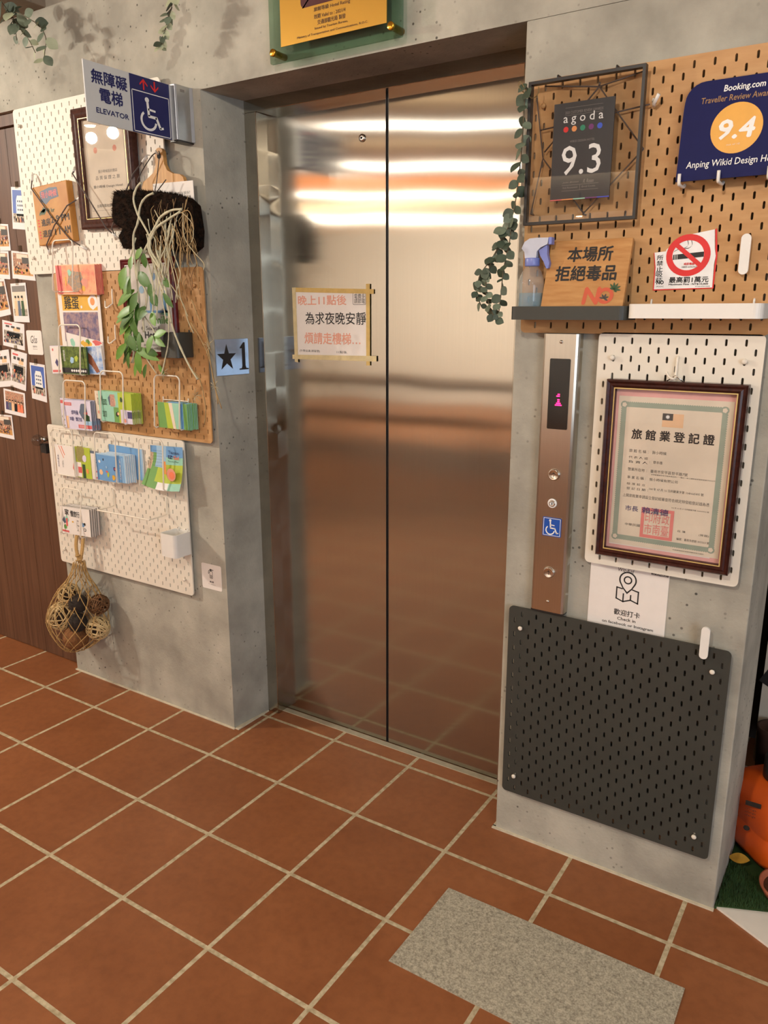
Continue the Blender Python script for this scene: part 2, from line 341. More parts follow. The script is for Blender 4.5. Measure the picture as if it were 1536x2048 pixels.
# grout line where the concrete meets the tiles
g = mat('white_caulk', (206, 196, 172), .85, var=.1, scale=50)
S('trim_1', MB().box(-.95, -.042, -.007, .004, 0, .004, g).box(-.046, -.026, .0, .165, 0, .004, g), 'pale caulk line along the foot of the left pier', 'trim')
S('trim_2', MB().box(.980, 1.592, -.008, .004, 0, .004, g).box(.980, .990, .0, .2, 0, .004, g), 'pale caulk line along the foot of the right pier', 'trim')
S('trim_3', MB().box(.01, .98, .196, .219, 0, .003, mat('grey_caulk', (176, 166, 142), .85, var=.1)), 'caulk line along the lift door threshold', 'trim')
# lift door surround and leaves
fr = MB().box(-.031, .017, .168, .224, .002, 2.066, STEEL).box(-.031, .966, .168, .30, 2.066, 2.108, STEEL).box(.913, .966, .168, .224, .002, 2.066, STEEL)
S('trim_4', fr, 'brushed steel surround of the lift door', 'door frame', bevel=.0015)
for nm, a, b, lab in (('door_1', .0, .4685, 'left leaf of the brushed steel lift door'), ('door_2', .4725, .935, 'right leaf of the brushed steel lift door')):
    t = T(nm, lab, 'lift door', ((a + b) / 2, .22, .004), kind='structure')
    t.part('door_panel', MB().box(a, b, .22, .25, .004, 2.075, STEEL), bevel=.002)
    t.part('seam_edge', MB().box(b - .0022 if nm == 'door_1' else a, b if nm == 'door_1' else a + .0022, .2185, .222, .004, 2.07, BLACKM))
    if nm == 'door_1':
        k = MB().lathe([(.011, .0), (.011, .004), (.008, .0065), (.0045, .0065)], (.384, .2205, 1.959), CHROME, axis='Y'); k.cyl((.384, .214, 1.959), (.384, .213, 1.959), .0035, DARK)
        t.part('keyhole', k)
S('trim_5', MB().box(.455, .485, .252, .262, 0, 2.08, DARK), 'dark gap between the two lift door leaves', 'trim')
# dark wooden sliding door at the far left
dr = T('door_3', 'dark brown plank door with photos taped to it', 'door', (-1.5, .055, 0), kind='structure')
p = MB()
x = -2.4
while x < -.946:
    p.box(x + .0012, min(x + .118, -.9455), .035, .075, .004, 2.12, WOODDOOR); p.box(x - .001, x + .0014, .038, .07, .004, 2.12, DARK); x += .119
dr.part('door_panel', p)
h = MB().ball((-1.022, -.018, .972), .024, glass('crystal', (236, 238, 240), 1.6), 10, 6); h.cyl((-1.022, .034, .972), (-1.022, -.002, .972), .010, CHROME); h.box(-1.06, -.985, .020, .035, .925, .945, CHROME); h.box(-1.035, -1.0, .0, .02, .918, .955, BLACKM)
dr.part('door_handle', h, label='faceted glass door knob with a metal latch')
S('trim_6', MB().box(-2.4, -.945, .018, .08, 2.122, 2.163, WOODDOOR), 'dark wooden head rail over the plank door', 'trim')
# white threshold and inset stone
S('trim_7', MB().hprism([(1.590, .012), (1.708, -.05), (2.6, -.52), (2.6, .52), (1.708, .058), (1.597, .009)], 0, .006, mat('white_marble', (226, 222, 212), .5, var=.06, scale=9)), 'white stone threshold beside the artificial turf', 'threshold')
k = N('flamed_granite'); n = k.noise(260, 3); n2 = k.noise(90, 3)
col = k.mix(.55, k.ramp(n, [(.30, (92, 88, 78)), (.46, (156, 148, 128)), (.62, (206, 198, 178))]), k.ramp(n2, [(.3, (130, 124, 108)), (.7, (196, 188, 166))])); k.put('Base Color', col); k.put('Roughness', .85); k.bump(n, .4, .001)
solo('granite_slab', MB().hprism([(.994, -.296), (1.587, -.288), (1.591, -.578), (.991, -.582)], -.01, .0022, k.m), 'grey speckled granite slab set into the terracotta tile floor', 'stone slab', (0, 0, 0))
# lamps and window that the steel door mirrors
TM = mat('tube_glow', (255, 248, 238), .5, emit=TUBE, var=.001); OM = mat('amber_glow', (255, 160, 92), .5, emit=COVE, var=.001); SM = mat('spot_glow', (255, 226, 186), .5, emit=60, var=.001)
DIR = Vector((-.838, .545, 0))          # the lamps hang on a slant across the lobby
def tube_lamp(label, p, ln, r=.016, m=None):
    p = Vector(p); q = p + DIR * ln; mid = (p + q) / 2; t = T('ceiling_light', label, 'light', mid)
    for e in (p + DIR * .15, q - DIR * .15): t.part('hanging_rod', MB().cyl(e, (e.x, e.y, 2.722), .006, WHITE, 8))
    t.part('tube', MB().cyl(p, q, r, m or TM, 12))
tube_lamp('nearest hanging tube light, the shortest run', (-.32, -2.55, 2.56), 1.16)
tube_lamp('second hanging tube light from the lift', (-.90, -3.85, 2.56), 2.1)
tube_lamp('third hanging tube light from the lift', (-1.52, -5.25, 2.56), 2.6, .020)
tube_lamp('last hanging tube light, near the back wall', (-2.33, -7.22, 2.56), 3.3, .022)
t = T('cove_panel', 'wide amber glowing strip under the ceiling between the tube lights', 'light', (-2.0, -4.0, 2.6), rot=(0, 0, 0))
p, q = Vector((-1.22, -4.64, 0)), Vector((-1.22, -4.64, 0)) + DIR * 2.4; nb = Vector((.545, .838, 0)) * .02
t.part('glow_strip', MB().hprism([(v.x, v.y) for v in (p, q, q + nb, p + nb)], 2.50, 2.615, OM)); t.part('bracket', MB().hprism([(v.x, v.y) for v in (p - nb, q - nb, q - nb * .1, p - nb * .1)], 2.48, 2.722, WHITE))
DT = wood('dark_table_top', (96, 64, 44), (70, 46, 32), (2, 20, 20), .5)
t = T('long_table', 'long dark wooden table across the lobby behind the visitor', 'table', (-3.2, -5.2, 0)); t.part('table_top', MB().box(-5.8, -1.0, -5.6, -4.9, .68, .73, DT))
for x in (-5.6, -3.4, -1.2):
    for y in (-5.5, -5.0): t.part('leg', MB().box(x - .03, x + .03, y - .03, y + .03, .002, .68, DT))
t = T('bench', 'long dark wooden bench in front of the lobby table', 'bench', (-3.2, -4.4, 0)); t.part('seat', MB().box(-5.6, -1.2, -4.6, -4.25, .40, .44, DT))
for x in (-5.4, -3.4, -1.4): t.part('leg', MB().box(x - .03, x + .03, -4.55, -4.3, .002, .40, DT))
for (x, y, z), lab in zip(SPOTS, ('ceiling spot lamp nearest the reception', 'ceiling spot lamp beside the reception one', 'ceiling spot lamp deep in the lobby', 'ceiling spot lamp over the visitor', 'ceiling spot lamp near the alcove')):
    t = T('spot_lamp', lab, 'lamp', (x, y, z)); t.part('can', MB().lathe([(.05, .02), (.055, .06), (.045, .16), (.012, .17), (.012, 2.723 - z)], (x, y, z), BLACKM, 20)); t.part('bulb', MB().lathe([(.01, .012), (.028, .014), (.045, .03)], (x, y, z), SM, 20))
t = T('window_1', 'tall daylight window in the right wall', 'window', (4.99, -3, .5), kind='structure')
t.part('pane', MB().box(4.985, 4.995, -4.2, -1.8, .6, 2.4, mat('daylight_pane', (206, 226, 255), .5, emit=1.2, var=.001))); t.part('window_frame', MB().box(4.97, 5.0, -4.26, -4.2, .54, 2.46, BLACKM).box(4.97, 5.0, -1.8, -1.74, .54, 2.46, BLACKM).box(4.97, 5.0, -4.2, -1.8, 2.4, 2.46, BLACKM).box(4.97, 5.0, -4.2, -1.8, .54, .6, BLACKM))

# ================================================================== pegboards
def pegboard(x0, z1, nc, nr, m, label, wmat, keep=(0, 1, 2, 3)):
    W = (nc - 1) * .02 + .034; H = (nr - 1) * .02 + .036; z0 = z1 - H; x1 = x0 + W; yf, yb = -.020, -.015
    t = T('pegboard', label, 'pegboard', ((x0 + x1) / 2, yf, z0)); mb = MB(); c = .010
    gx0 = x0 + .017 - c; gz1 = z1 - .018 + c; gx1 = gx0 + nc * .02; gz0 = gz1 - nr * .02
    sl = [(a, b + .0050) for a, b in arc(0, 0, .0026, 0, 180, 4)] + [(a, b - .0050) for a, b in arc(0, 0, .0026, 180, 360, 4)]
    sq = [(c, .0050), (c, c), (0, c), (-c, c), (-c, .0050), (-c, -.0050), (-c, -c), (0, -c), (c, -c), (c, -.0050)]
    for i in range(nc):
        for j in range(nr):
            cx = gx0 + (i + .5) * .02; cz = gz1 - (j + .5) * .02
            if (i + j) % 2 == 0: mb.add([(cx - c, yf, cz - c), (cx + c, yf, cz - c), (cx + c, yf, cz + c), (cx - c, yf, cz + c)], [(0, 1, 2, 3)], m); continue
            vs = [(cx + a, yf, cz + b) for a, b in sq] + [(cx + a, yf, cz + b) for a, b in sl] + [(cx + a, yb, cz + b) for a, b in sl]
            fs = [(k, (k + 1) % 10, (k + 1) % 10 + 10, k + 10) for k in range(10)] + [(k + 10, (k + 1) % 10 + 10, (k + 1) % 10 + 20, k + 20) for k in range(10)]
            mb.add(vs, fs, m)
    out = rrect(x0, x1, z0, z1, .012, 5); q = [(gx1, gz1), (gx0, gz1), (gx0, gz0), (gx1, gz0)]
    o = len(mb.v); vs = [(x, yf, z) for x, z in out] + [(x, yf, z) for x, z in q]; fs = []
    for a in range(4):
        s_ = a * 6
        for i in range(5): fs.append((s_ + i, s_ + i + 1, 24 + a))
        fs.append((s_ + 5, (s_ + 6) % 24, 24 + (a + 1) % 4, 24 + a))
    mb.add(vs, fs, m)
    n = 24; mb.add([(x, yf, z) for x, z in out] + [(x, yb, z) for x, z in out], [(i, i + n, (i + 1) % n + n, (i + 1) % n) for i in range(n)], m)
    t.part('board', mb)
    for i, (sx, sz) in enumerate(((x0 + .036, z1 - .056), (x1 - .036, z1 - .056), (x0 + .036, z0 + .056), (x1 - .036, z0 + .056))):
        t.part('spacer', MB().cyl((sx, -.0152, sz), (sx, .0004, sz), .007, wmat, 12))
        if i in keep: t.part('screw', MB().lathe([(.0046, -.001), (.0046, .0045), (.0056, .0052), (.0062, .0066), (.0050, .0090), (.0022, .0098)], (sx, yf, sz), wmat, 14, 'Y'))
    return t
pegboard(-.950, 2.154, 37, 27, PEGWHITE, 'large cream pegboard at the upper left, behind the framed certificate', PEGWHITE, (0, 1, 2))
pegboard(-.812, 1.600, 37, 27, PEGWOOD, 'large brown wooden pegboard on the left pier, behind the hanging orchid', PEGWOOD, (1,))
pegboard(-.947, 1.042, 37, 27, PEGWHITE, 'large cream pegboard at the lower left, with the net bag hanging from it', PEGWHITE)
pegboard(1.013, 1.970, 27, 27, PEGWOOD, 'square brown wooden pegboard right of the lift, behind the rating signs', PEGWOOD)
pegboard(1.209, 1.417, 17, 27, PEGWHITE, 'narrow white pegboard behind the framed licence', PEGWHITE, (0, 1))
pegboard(1.013, .704, 27, 27, PEGBLACK, 'square black pegboard low on the right pier', PEGWHITE)
# ================================================================== printed sheets
def bil(q, u, v):
    """corner quad (top-left, top-right, bottom-right, bottom-left) -> point; u to the right, v down"""
    a, b, c, d = q
    return ((a[0] * (1 - u) + b[0] * u) * (1 - v) + (d[0] * (1 - u) + c[0] * u) * v, (a[1] * (1 - u) + b[1] * u) * (1 - v) + (d[1] * (1 - u) + c[1] * u) * v)
def Q(x0, x1, z0, z1, sk=0): return [(x0, z1), (x1, z1 + sk), (x1, z0 + sk), (x0, z0)]
def R4(u0, u1, v0, v1): return [(u0, v0), (u1, v0), (u1, v1), (u0, v1)]
def CU(u, v, r, asp=1.0, n=16): return [(u + r * math.cos(6.2832 * i / n), v + r * asp * math.sin(6.2832 * i / n)) for i in range(n)]
def blob(u, v, r, n=11, j=.35, asp=1.0): return [(u + r * (1 + random.uniform(-j, j)) * math.cos(6.2832 * i / n), v + r * asp * (1 + random.uniform(-j, j)) * math.sin(6.2832 * i / n)) for i in range(n)]
def sheet(q, y, th, base, feats=(), mb=None, edge=None):
    """a printed sheet or booklet: real thickness, its print laid on the face as coloured areas"""
    mb = mb or MB(); mb.prism([q[3], q[2], q[1], q[0]], y, y + th, base, edge)
    for k, (m, poly) in enumerate(feats): mb.flat([bil(q, u, v) for u, v in poly], y - .00012 * (k + 1), m)
    return mb
def qc(q): return (sum(p[0] for p in q) / 4, min(p[1] for p in q))
def booklet(name, label, q, y, th, base, feats=(), group=None, texts=(), cat='brochure', edge=None, n=1, step=(.004, .0042, 0), copy_label=None):
    cx, cz = qc(q)
    if n == 1 and not texts: return solo(name, sheet(q, y, th, base, feats, edge=edge), label, cat, (cx, y, cz), group)
    t = T(name, label, cat, (cx, y, cz), group); cov = t.part('cover', sheet(q, y, th, base, feats, edge=edge))
    for tx in texts:
        s, u0, u1, v0, v1, m = tx[:6]; kw = tx[6] if len(tx) > 6 else {}
        a = bil(q, u0, v1); b = bil(q, u1, v0); c = bil(q, u0, v0); d = bil(q, u1, v1)
        t.text(s, (min(a[0], c[0]), max(b[0], d[0]), (a[1] + d[1]) / 2, (b[1] + c[1]) / 2), y - .0012, m, cov if False else None, **kw)
    for i in range(1, n):
        c = solo(name, sheet(q, y, th, base, feats, edge=edge), copy_label, cat, (cx, y, cz), group) if i == 1 else last.copy()
        if i > 1: COL.objects.link(c)
        c.location = (cx + step[0] * i + random.uniform(-.0015, .0015), y + step[1] * i, cz + step[2] * i + random.uniform(-.002, .001)); last = c
    return t
def holder(label, x0, x1, z0, z1, yt=-.048, yb=-.066, r=.0026):
    """wire leaflet holder: front loop leaning back, tray wires and the rear hooks"""
    t = T('leaflet_holder', label, 'leaflet holder', ((x0 + x1) / 2, -.02, z0), 'white wire leaflet holders')
    rr = .018; Y = lambda z: yb + (yt - yb) * (z - z0) / (z1 - z0)
    top = arc(x0 + rr, z1 - rr, rr, 180, 90, 5) + arc(x1 - rr, z1 - rr, rr, 90, 0, 5)
    path = [(x0, -.0230, z0 + .004), (x0, yb + .006, z0), (x0, yb, z0 + .006)] + [(x, Y(z), z) for x, z in top] + [(x1, yb, z0 + .006), (x1, yb + .006, z0), (x1, -.0230, z0 + .004)]
    t.part('front_loop', MB().tube(path, r, WIRE))
    bk = MB().tube([(x0, -.024, z0 + .002), (x0, -.024, z0 + .09), (x1, -.024, z0 + .09), (x1, -.024, z0 + .002)], r * .9, WIRE)
    for xx in (x0, x1): bk.tube([(xx, -.024, z0 + .088), (xx, -.0235, z0 + .1)], r * .8, WIRE)
    t.part('back_loop', bk)
    t.part('tray_wire', MB().tube([(x0, -.045, z0), (x1, -.045, z0)], r * .8, WIRE))
    return t
holder('wire leaflet holder at the top left, full of pink map leaflets', -.757, -.645, 1.533, 1.706)
holder('wire leaflet holder with the dark forest booklet in it', -.770, -.648, 1.244, 1.419)
holder('wire leaflet holder with red and white leaflets, just above the lower cream pegboard', -.775, -.650, 1.045, 1.221)
holder('wire leaflet holder with the mint museum leaflets in it', -.550, -.430, 1.085, 1.264, -.056, -.070)
holder('wire leaflet holder with the lime green leaflets, below the orchid', -.273, -.153, 1.087, 1.261, -.056, -.070)
holder('wire leaflet holder at the left end of the row, with the white leaflet', -.890, -.764, .857, 1.032, -.042, -.046)
holder('wire leaflet holder with the pale blue booklets in it', -.613, -.497, .867, 1.043, -.058, -.068)
holder('wire leaflet holder with the bent yellow city map in it', -.374, -.253, .870, 1.043, -.058, -.068)
holder('lowest wire leaflet holder, directly above the net bag', -.838, -.724, .629, .812, -.056, -.078)
# --- pink map leaflets
f = [(PINKART, R4(.01, .99, .02, .98)), (ROSE, R4(.01, .16, .02, .98)), (MAPART, blob(.50, .52, .23, 13, .25, 1.6)), (SALMON, blob(.72, .62, .09, 9, .3, 2)), (YELLOW, blob(.68, .8, .05, 9, .3, 2)), (YELLOW, R4(.235, .26, .4, .7)), (TEAL, blob(.36, .25, .05, 9, .3, 2))]
booklet('brochure', 'pink map leaflet, front one in the top left wire holder', Q(-.762, -.545, 1.524, 1.624, -.003), -.0445, .0035, PEACH, f, 'pink map leaflets', n=6, step=(.0015, .0042, .0004), copy_label='pink map leaflet stacked behind the front one', edge=ROSE, texts=[('尋寶', .09, .13, .35, .65, RED)])
# --- long egg menu
menu = booklet('menu_poster', 'tall egg menu sheet with a fried egg picture, behind the pink leaflets', Q(-.784, -.553, 1.30, 1.60, .001), -.0295, .0015, PAPER, [(YELLOW, R4(.09, .94, .25, .44)), (MONO, R4(.09, .93, .46, .80)), (WHT, blob(.83, .345, .115, 12, .16, .7)), (ORANGE, CU(.83, .34, .055, .8)), (WHT, CU(.56, .40, .022, .8))], 'x', [('雞蛋', .15, .50, .275, .425, BLACK, dict(bold=.004))], 'poster')
del menu.o['group']
# --- forest booklet and neighbours
booklet('brochure', 'white leaflet with teal, yellow and pink splashes behind the forest booklet', [(-.752, 1.392), (-.552, 1.362), (-.552, 1.246), (-.752, 1.250)], -.0345, .003, PAPER, [(TEAL, blob(.16, .2, .07, 11, .4, 1.6)), (YELLOW, blob(.55, .2, .14, 13, .45, .9)), (GREEN, blob(.62, .1, .06, 9, .4)), (ROSE, blob(.86, .1, .12, 13, .5, .7))])
booklet('brochure', 'leaflet with blue sky and white clouds beside the forest booklet', [(-.64, 1.345), (-.556, 1.350), (-.548, 1.249), (-.64, 1.247)], -.040, .004, WHT, [(SKYART, R4(.02, .98, .02, .98)), (photo_mat('red_cliff', [(110, 62, 44), (150, 92, 66), (84, 50, 40)], 60), [(.1, .2), (.35, .35), (.55, .6), (.75, .9), (.55, .95), (.3, .7), (.12, .6)])])
booklet('brochure', 'dark green forest booklet, front one in its wire holder', Q(-.768, -.622, 1.246, 1.343), -.052, .006, DKGREEN, [(FOREST, R4(0, 1, 0, 1)), (LSKY, blob(.42, .5, .08, 9, .3, 1.3)), (LIME, blob(.6, .42, .07, 9, .4, 1.5)), (BLACK, R4(0, 1, .78, .97))], None, [('臺灣慢行旅', .10, .17, .12, .55, WHT), ('●●●●●●●', .36, .95, .83, .92, WHT)])
booklet('leaflet_card', 'pale pink card with a dark diamond, poking out left of the forest booklet', [(-.874, 1.341), (-.79, 1.344), (-.79, 1.243), (-.872, 1.239)], -.0225, .0015, LILAC, [(PAPER, R4(.02, .98, .02, .98)), (INDIGO, [(.28, .6), (.42, .46), (.56, .62), (.42, .76)]), (ROSE, R4(.05, .62, .87, .95)), (ROSE, CU(.2, .14, .05))], None, [], 'card')
# --- red and white leaflets
isl = [(SLATE, blob(.72, .35, .17, 13, .3, 1.5)), (DKGREEN, blob(.83, .62, .12, 11, .3, 1.4)), (ROSE, blob(.8, .42, .06, 8, .3)), (ROSE, R4(.0, .30, .08, .19)), (PEACH, R4(.06, .15, .55, .98)), (ROSE, R4(.50, .99, .82, .94)), (LSKY, R4(.72, 1, .68, .82))]
booklet('brochure', 'lilac leaflet with red bands and an island drawing, front one above the lower pegboard', Q(-.778, -.622, 1.043, 1.150, .002), -.0555, .0035, LILAC, isl, 'island leaflets', n=7, step=(.0018, .0044, .0004), copy_label='lilac leaflet with red bands stacked behind the front one', texts=[('섬마을', .27, .53, .34, .48, INDIGO, dict(bold=.02)), ('보물 · 빨간섬', .20, .64, .57, .70, INDIGO, dict(bold=.02)), ('○○○○○○○', .08, .28, .10, .17, WHT), ('○○○○○○○', .54, .84, .845, .915, WHT)], edge=SLATE)
booklet('brochure', 'lilac leaflet with a white and red figure, sticking out at the left of its holder', Q(-.842, -.70, 1.050, 1.150), -.0235, .002, LILAC, [(ROSE, R4(0, .5, .08, .2)), (SLATE, blob(.16, .62, .13, 11, .25, 1.8)), (WHT, blob(.09, .68, .05, 9, .2, 3)), (ROSE, blob(.2, .7, .05, 9, .3, 2.4))])
# --- mint museum leaflets
booklet('brochure', 'cream leaflet with a pink flower behind the mint museum leaflet', Q(-.612, -.50, 1.090, 1.190), -.0405, .003, CREAM, [(SALMON, blob(.14, .76, .05, 8, .4, 1.2))], None, [('Tainan', .12, .17, .1, .5, DGREY)])
mf = [(TEAL, R4(0, .45, 0, 1)), (TEAL, R4(.45, .6, 0, .5)), (GREEN, R4(.45, .62, .5, 1)), (LIME, R4(.6, 1, 0, 1)), (PEACH, blob(.42, .3, .11, 10, .2, 1.8)), (photo_mat('brick_house', [(120, 74, 62), (206, 160, 140), (90, 70, 66)], 200), R4(.36, .5, .08, .48)), (SLATE, [(.30, .2), (.36, .1), (.36, .44), (.33, .44)]), (DKGREEN, blob(.70, .22, .05, 9, .4, 1.6)), (BLACK, blob(.56, .72, .05, 10, .2, 1.8)), (PEACH, blob(.585, .7, .03, 9, .2, 1.8)), (LILAC, R4(.66, 1, .55, 1)), (INDIGO, R4(.86, 1, .6, .82)), (SALMON, blob(.77, .9, .06, 9, .3, 1.2))]
booklet('brochure', 'mint museum tourism leaflet, front one of its stack', Q(-.566, -.392, 1.089, 1.194, -.002), -.0605, .0035, TEAL, mf, 'museum leaflets', n=8, step=(.002, .0042, .0002), copy_label='mint and lime museum leaflet stacked behind the front one', edge=LIME, texts=[('Museums\ntourism', .10, .25, .15, .86, DKGREEN, dict(rot=0))])
# --- lime leaflets
lf = [(GREEN, [(0, 0), (.42, 0), (.55, 1), (0, 1)]), (LIME, [(.3, 0), (.5, 0), (.66, 1), (.4, 1)]), (CREAM, [(.5, 0), (.66, 0), (.78, 1), (.66, 1)]), (TEAL, [(.66, 0), (1, 0), (1, 1), (.8, 1)])]
booklet('brochure', 'lime green folded leaflet, front one in the holder below the orchid', Q(-.262, -.156, 1.088, 1.173), -.0605, .003, LIME, lf, edge=LSKY)
bf = [(SKY, R4(0, .6, 0, 1)), (DKGREEN, R4(.6, .74, 0, 1)), (SKY, R4(.74, .84, 0, 1)), (GREEN, R4(.84, 1, 0, 1))]
booklet('brochure', 'blue and green leaflet just behind the lime green one', Q(-.246, -.128, 1.087, 1.172), -.0555, .003, SKY, bf, 'blue and green leaflets', n=7, step=(.003, .0041, .0004), copy_label='blue and green leaflet stacked behind the lime one', edge=TEAL, texts=[])
# --- lower row
booklet('brochure', 'plain white leaflet leaning out past the left end of the row', [(-.930, .950), (-.86, .955), (-.86, .853), (-.936, .858)], -.0245, .002, PAPER)
booklet('brochure', 'white leaflet with orange strokes and a red diamond, at the left end of the row', Q(-.887, -.765, .857, .972), -.0395, .004, PAPER, [(SALMON, [(.22, .03), (.26, .03), (.46, .42), (.43, .43)]), (CORAL, [(.34, .03), (.38, .03), (.52, .32), (.49, .33)]), (ROSE, [(.86, .72), (.92, .5), (.98, .68), (.94, .86)]), (YELLOW, R4(.02, .035, .1, .9))], None, [('台南老街', .14, .20, .30, .75, INDIGO), ('小旅行', .34, .42, .5, .75, GREY)])
booklet('brochure', 'leaflet with olive trees and a green garden scene, second from the left', Q(-.762, -.676, .857, .974), -.038, .003, LIME, [(photo_mat('olive_tree', [(110, 106, 60), (160, 150, 90), (84, 84, 52)], 150), blob(.32, .2, .3, 12, .25, .9)), (PAPER, R4(.0, .35, .5, .98)), (ROSE, R4(.12, .38, .65, .85)), (DKGREEN, R4(.42, .62, .55, 1)), (LILAC, blob(.6, .36, .15, 10, .2, .8)), (ORANGE, blob(.74, .76, .09, 9, .2))])
booklet('brochure', 'narrow white leaflet with a round brown emblem, left of the blue booklets', Q(-.676, -.62, .858, .966), -.036, .003, PAPER, [(SLATE, R4(0, .9, .0, .09)), (ROSE, CU(.5, .82, .2, .7)), (PAPER, CU(.5, .82, .12, .7))], None, [('老房子', .38, .62, .25, .52, DGREY)])
bl = [(LSKY, R4(0, 1, 0, .05)), (WHT, blob(.16, .3, .045, 9, .3, 1.4)), (BLACK, blob(.36, .22, .03, 8, .3, 1.6)), (PEACH, blob(.22, .7, .09, 9, .2, 1.3)), (ROSE, blob(.5, .65, .05, 8, .4)), (LIME, blob(.56, .75, .05, 8, .3, 1.8)), (YELLOW, blob(.82, .82, .08, 10, .3, 1.2)), (INDIGO, blob(.9, .5, .06, 8, .2, 1.4)), (ROSE, blob(.92, .5, .03, 8, .2)), (LSKY, blob(.5, .48, .04, 8, .3))]
booklet('brochure', 'pale blue booklet with little sea drawings, front one of its stack', Q(-.612, -.50, .868, .968), -.0605, .0035, SKY, bl, 'pale blue sea booklets', edge=WHT)
booklet('brochure', 'pale blue booklet with white lettering, second in the stack', Q(-.585, -.458, .869, .970, .001), -.0565, .0038, SKY, [(LSKY, R4(0, 1, 0, .04)), (LSKY, R4(.93, 1, 0, 1)), (LSKY, R4(.86, .89, .1, 1))], 'pale blue sea booklets', n=6, step=(.0045, .0046, .0004), copy_label='pale blue booklet stacked at the back of the wire holder', edge=WHT, texts=[('臺南海岸線', .76, .82, .12, .9, WHT)])
booklet('brochure', 'bright blue booklet standing higher than the rest of its stack', Q(-.578, -.398, .885, .998, -.004), -.0270, .004, SKY, [(LSKY, R4(.95, 1, 0, 1)), (WHT, blob(.72, .3, .05, 8, .3))], edge=WHT)
# --- yellow city map, bent forward at the foot
t = T('city_map', 'glossy blue and yellow folded city map sagging in the right wire holder', 'brochure', (-.28, -.05, .868)); mb = MB()
nu, nv = 10, 12; vs = []; fs = []
for j in range(nv + 1):
    v = j / nv
    for i in range(nu + 1):
        u = i / nu; z = 1.016 + .006 * u - v * (.148 - .010 * (1 - u) + .008 * math.sin(3.1 * u)); xx = -.345 + .160 * u - .038 * (1 - u) * max(0, v - .3) ** 1.1 * 1.4 - .02 * u * max(0, v - .7)
        yy = -.034 - .021 * v * v - .006 * math.sin(3.14 * u) * v; vs.append((xx, min(-.0225, yy), z))
cols = lambda u, v: (SKY if v < .28 else TEAL if v < .40 else LIME) if u >= .55 else (LSKY if v < .52 and u > .15 else SKY if v < .2 else photo_mat('tiny_photos', [(96, 60, 52), (214, 190, 160), (70, 44, 50)], 110) if u < .15 and v < .55 else GREEN if u < .3 else LIME)
for j in range(nv):
    for i in range(nu):
        a = j * (nu + 1) + i; m_ = cols((i + .5) / nu, (j + .5) / nv)
        if (j + .5) / nv > .86: m_ = (GREEN, WHT, TEAL)[min(2, i * 3 // nu)]
        o = [vs[a], vs[a + nu + 1], vs[a + nu + 2], vs[a + 1]]; mb.add(o, [(0, 1, 2, 3)], m_, True)
def onmap(u, v): a = bil([vs[0], vs[nu], vs[-1], vs[-nu - 1]], 0, 0); i = min(nu, round(u * nu)); j = min(nv, round(v * nv)); return vs[j * (nu + 1) + i]
t.part('map_sheet', mb)
t.part('print_patches', MB().flat(circ(-.222, .928, .022), -.0585, SALMON).flat(circ(-.219, .926, .013), -.0588, CORAL).flat(rrect(-.262, -.252, .925, .97, .003), -.052, ORANGE))
t.text('Tainan', (-.252, -.20, .995, 1.006), -.0385, NAVY); t.text('EZ', (-.252, -.232, .979, .990), -.0395, NAVY, bold=.02); t.text('Go!', (-.226, -.200, .978, .990), -.0395, CORAL, bold=.02); t.text('Route Map', (-.25, -.20, .967, .973), -.042, DKGREEN)
for i, zz in enumerate((1.004, .995, .985, .975, .965, .953)): t.text('tainan city bus line information', (-.322, -.268, zz - .004, zz), -.044 - .0012 * i, NAVY, res=1)
# --- lowest stack
lo = [(TEAL, [(.12, .55), (.22, .28), (.3, .5), (.22, .62)]), (SLATE, [(.06, .5), (.14, .36), (.2, .6), (.12, .62)]), (GREEN, blob(.16, .75, .06, 8, .3, 1.4)), (ROSE, R4(.19, .25, .42, .72)), (ROSE, [(.02, .86), (.28, .88), (.28, .95), (.02, .93)]), (SKY, R4(.74, .80, .52, .66)), (BLACK, blob(.82, .55, .035, 8, .3, 1.5)), (BLACK, CU(.82, .76, .035, 1.7)), (PAPER, CU(.82, .76, .022, 1.7)), (YELLOW, R4(.40, .45, .5, .55))]
booklet('brochure', 'white booklet with mountains and brush lettering, front one in the lowest wire holder', [(-.850, .738), (-.672, .746), (-.676, .638), (-.858, .630)], -.0665, .005, PAPER, lo, 'white travel booklets', n=5, step=(.004, .0068, .0012), copy_label='white travel booklet stacked behind the one with mountains', edge=GREY, texts=[('家', .17, .30, .08, .30, BLACK, dict(bold=.01)), ('慢旅行', .36, .66, .12, .34, BLACK, dict(bold=.01)), ('小日子', .55, .62, .42, .86, GREY)])

# ================================================================== upper left pegboard
def frame_moulding(t, x0, x1, z0, z1, wd, yb, yf, m, line=None, lip=.004):
    """picture frame with mitred stepped moulding"""
    mb = MB(); steps = [(0, yb), (0, yf + .006), (.18, yf), (.42, yf + .004), (.62, yf + .002), (1, yf + .009), (1, yb)]
    loops = []
    for s_, y in steps:
        d = wd * s_; loops.append([(x0 + d, y, z0 + d), (x1 - d, y, z0 + d), (x1 - d, y, z1 - d), (x0 + d, y, z1 - d)])
    for a, b in zip(loops, loops[1:]):
        mb.add(a + b, [(i, (i + 1) % 4, (i + 1) % 4 + 4, i + 4) for i in range(4)], m)
    t.part('moulding', mb)
    if line:
        l = MB(); d = wd * .86; o = [(x0 + d, z0 + d), (x1 - d, z0 + d), (x1 - d, z1 - d), (x0 + d, z1 - d)]; e = d + lip; q = [(x0 + e, z0 + e), (x1 - e, z0 + e), (x1 - e, z1 - e), (x0 + e, z1 - e)]
        ring(l, o, q, yf + .0055, line); t.part('gilt_line', l)
